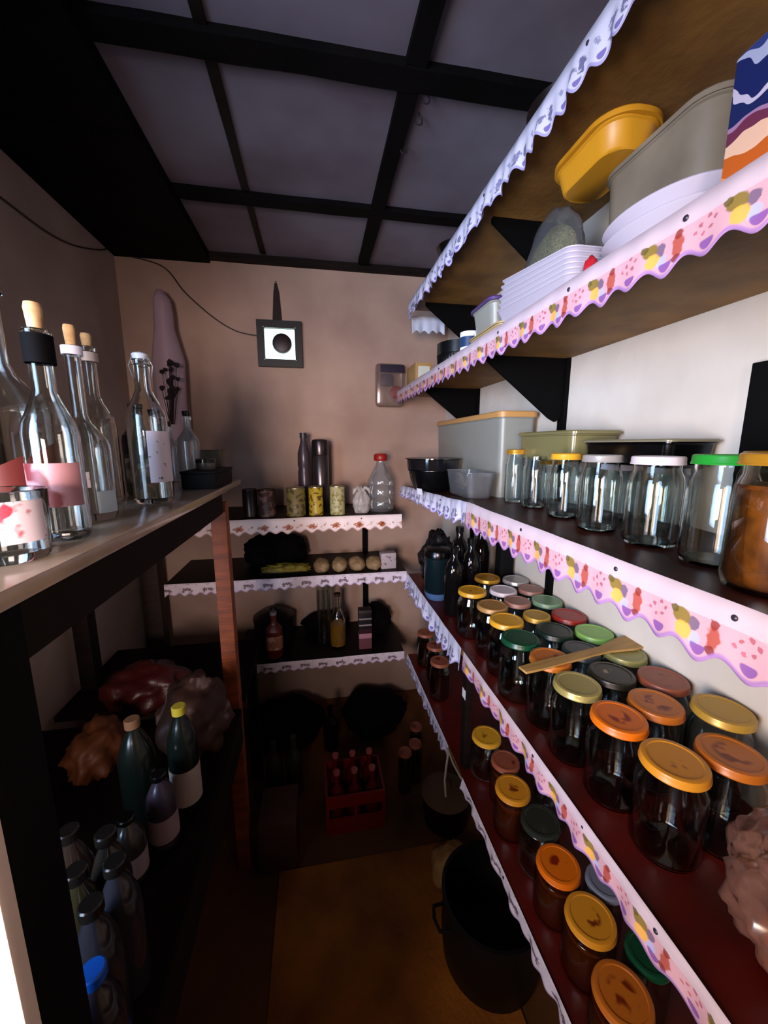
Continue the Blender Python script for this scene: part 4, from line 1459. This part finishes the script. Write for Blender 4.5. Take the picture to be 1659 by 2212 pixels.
dgreen = mat('dark_green_plastic', '#0d1410', .2)
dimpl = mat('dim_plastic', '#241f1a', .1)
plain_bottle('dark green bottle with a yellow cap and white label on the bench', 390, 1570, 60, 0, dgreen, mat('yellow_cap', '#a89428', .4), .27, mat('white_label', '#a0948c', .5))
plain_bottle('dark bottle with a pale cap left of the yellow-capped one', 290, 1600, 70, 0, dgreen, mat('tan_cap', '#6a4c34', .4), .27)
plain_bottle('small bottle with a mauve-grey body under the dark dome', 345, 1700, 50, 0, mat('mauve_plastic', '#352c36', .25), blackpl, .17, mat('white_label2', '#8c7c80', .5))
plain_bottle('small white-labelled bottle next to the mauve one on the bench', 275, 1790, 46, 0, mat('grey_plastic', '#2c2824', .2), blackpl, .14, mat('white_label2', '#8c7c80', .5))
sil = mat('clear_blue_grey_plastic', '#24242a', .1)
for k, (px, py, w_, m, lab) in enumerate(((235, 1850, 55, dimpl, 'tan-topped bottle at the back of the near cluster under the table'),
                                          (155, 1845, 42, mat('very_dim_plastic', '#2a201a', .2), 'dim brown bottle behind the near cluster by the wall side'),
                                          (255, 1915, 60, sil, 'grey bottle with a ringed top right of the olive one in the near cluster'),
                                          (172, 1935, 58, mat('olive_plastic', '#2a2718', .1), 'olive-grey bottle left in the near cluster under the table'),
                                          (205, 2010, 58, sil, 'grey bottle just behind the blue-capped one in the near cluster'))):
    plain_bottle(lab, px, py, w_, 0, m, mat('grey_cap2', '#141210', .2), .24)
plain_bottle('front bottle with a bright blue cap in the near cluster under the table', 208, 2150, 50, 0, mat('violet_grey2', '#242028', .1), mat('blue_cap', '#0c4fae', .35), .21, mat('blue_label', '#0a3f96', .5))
# bags at the far end of the bench
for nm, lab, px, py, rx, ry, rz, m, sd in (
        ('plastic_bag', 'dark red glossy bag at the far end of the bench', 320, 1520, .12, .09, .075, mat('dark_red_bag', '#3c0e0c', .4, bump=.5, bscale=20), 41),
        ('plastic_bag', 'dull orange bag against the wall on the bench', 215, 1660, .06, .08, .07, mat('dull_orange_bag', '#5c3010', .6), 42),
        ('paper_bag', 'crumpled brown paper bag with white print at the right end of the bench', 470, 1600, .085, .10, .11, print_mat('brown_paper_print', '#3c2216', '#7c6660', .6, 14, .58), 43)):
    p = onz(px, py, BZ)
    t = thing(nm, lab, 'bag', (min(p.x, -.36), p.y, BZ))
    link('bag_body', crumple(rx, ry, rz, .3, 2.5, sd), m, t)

# ------------------------------------------------------------------ floor things
t = thing('floor_mat', 'ochre brown mat lying on the floor of the aisle', 'mat', (0, 0, ZF))
bm = box(-.17, .50, .30, 1.17, 0, .006, bevel=.002)
link('mat_cloth', bm, mat('ochre_cloth', '#b06c1c', .9, color2='#7c4814', scale=4, bump=.3, bscale=70), t)
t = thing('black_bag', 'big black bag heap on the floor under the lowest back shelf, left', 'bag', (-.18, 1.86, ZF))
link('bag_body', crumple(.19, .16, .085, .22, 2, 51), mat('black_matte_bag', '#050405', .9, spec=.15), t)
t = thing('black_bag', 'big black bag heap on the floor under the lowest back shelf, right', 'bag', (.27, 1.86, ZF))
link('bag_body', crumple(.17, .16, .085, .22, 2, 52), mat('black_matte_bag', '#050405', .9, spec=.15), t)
t = thing('glass_bottle', 'dark bottle standing upright between the black bags', 'bottle', (.035, 1.72, ZF))
link('glass_body', lathe(prof_bottle(.036, .23, .36, .6) + [(0, .23)], 28), glass_d, t)
for k, (x, y) in enumerate(((-.21, 1.48), (-.13, 1.50))):
    t = thing('plastic_bottle', ('left', 'right')[k] + ' one of two grey-green bottles on the floor beside the bench end', 'bottle', (x, y, ZF), group='grey-green floor bottles')
    link('bottle_body', lathe(prof_bottle(.036, .27, .36, .6) + [(0, .27)], 28), mat('grey_green_plastic', '#2c2e26', .2), t)
t = thing('carton', 'plain brown carton on the floor against the bench', 'box', (-.235, 1.17, ZF))
link('carton_body', box(0, .13, 0, .16, 0, .20, bevel=.003), mat('brown_card', '#4a2c1a', .7, color2='#3c2214', scale=6), t)
redm = mat('red_plastic', '#7a1010', .4)
def crate(lab, x0, x1, y0, y1, h, nx, ny, capm):
    t = thing('bottle_crate', lab, 'crate', (x0, y0, ZF))
    bm = bmesh.new()
    X_, Y_ = x1 - x0, y1 - y0
    box(0, X_, 0, Y_, 0, .01, bm=bm)
    for z0, z1 in ((.01, .07), (h - .05, h)):
        box(0, X_, 0, .008, z0, z1, bm=bm)
        box(0, X_, Y_ - .008, Y_, z0, z1, bm=bm)
        box(0, .008, .008, Y_ - .008, z0, z1, bm=bm)
        box(X_ - .008, X_, .008, Y_ - .008, z0, z1, bm=bm)
    for cx in (0, X_ * .5 - .006, X_ - .012):
        for cy in (0, Y_ - .012):
            box(cx, cx + .012, cy, cy + .012, .07, h - .05, bm=bm)
    link('crate_frame', bm, redm, t, smooth=False)
    return t
crate('dark red plastic bottle crate on the floor under the back shelves', .0, .23, 1.27, 1.45, .17, 3, 2, None)
k = 0
for i in range(3):
    for j in range(2):
        t = thing('glass_bottle', ('left', 'middle', 'right')[i] + (' front', ' rear')[j] + ' bottle with a pinkish cap in the red crate', 'bottle', (.045 + i * .070, 1.315 + j * .085, ZF + .0105), group='bottles in the red crate')
        link('glass_body', lathe(prof_bottle(.030, .22, .36, .6) + [(0, .22)], 24), mat('dark_red_glass', '#5a100c', .15), t)
        link('cap', lathe([(0, .2205), (.013, .2205), (.013, .232), (0, .233)], 16), mat('pink_cap', '#9a4c4c', .35), t)
for i, (x, y) in enumerate(((.345, 1.42), (.40, 1.46), (.43, 1.56))):
    jar(x, y, ZF, .030, .19, 'brown', ('nearest', 'middle', 'farthest')[i] + ' of three reddish floor jars beside the red crate', 'reddish floor jars', content=mat('dark_preserve', '#1c0504', .2), real=False)
# pots on the right
t = thing('cooking_pot', 'dark enamel pot with a dull tan lid on the floor under the lowest right shelf', 'pot', (.475, 1.26, ZF))
link('pot_body', lathe([(0, 0), (.075, 0), (.085, .01), (.092, .12), (.096, .125), (.09, .125), (0, .12)], 40), mat('black_enamel2', '#0c0908', .4), t)
link('pot_lid', lathe([(.095, .1255), (.097, .128), (.07, .142), (.025, .148), (.016, .150), (.016, .165), (0, .167)], 40), mat('dull_tan_enamel', '#5c4638', .5), t)
t = thing('cloth_sack', 'pale tan sack corner lying between the two dark pots', 'sack', (.435, 1.055, ZF))
link('sack_body', crumple(.075, .07, .055, .25, 2, 61), mat('pale_sacking', '#a8834c', .8, color2='#8c6a3c', scale=30, bump=.4, bscale=90), t)
t = thing('stock_pot', 'very large black round pot on the floor, nearest the camera', 'pot', (.465, .835, ZF))
link('pot_body', lathe([(0, 0), (.12, 0), (.135, .02), (.142, .10), (.138, .22), (.144, .226), (.144, .231), (.134, .231), (.13, .10), (.11, .02), (0, .012)], 48), mat('black_enamel3', '#070606', .5), t)
for s in (-1, 1):
    link('pot_handle', tube([(-.13, s * .035, .17), (-.165, s * .03, .175), (-.172, 0, .176)], .005), mat('black_enamel3', '#070606', .5), t)
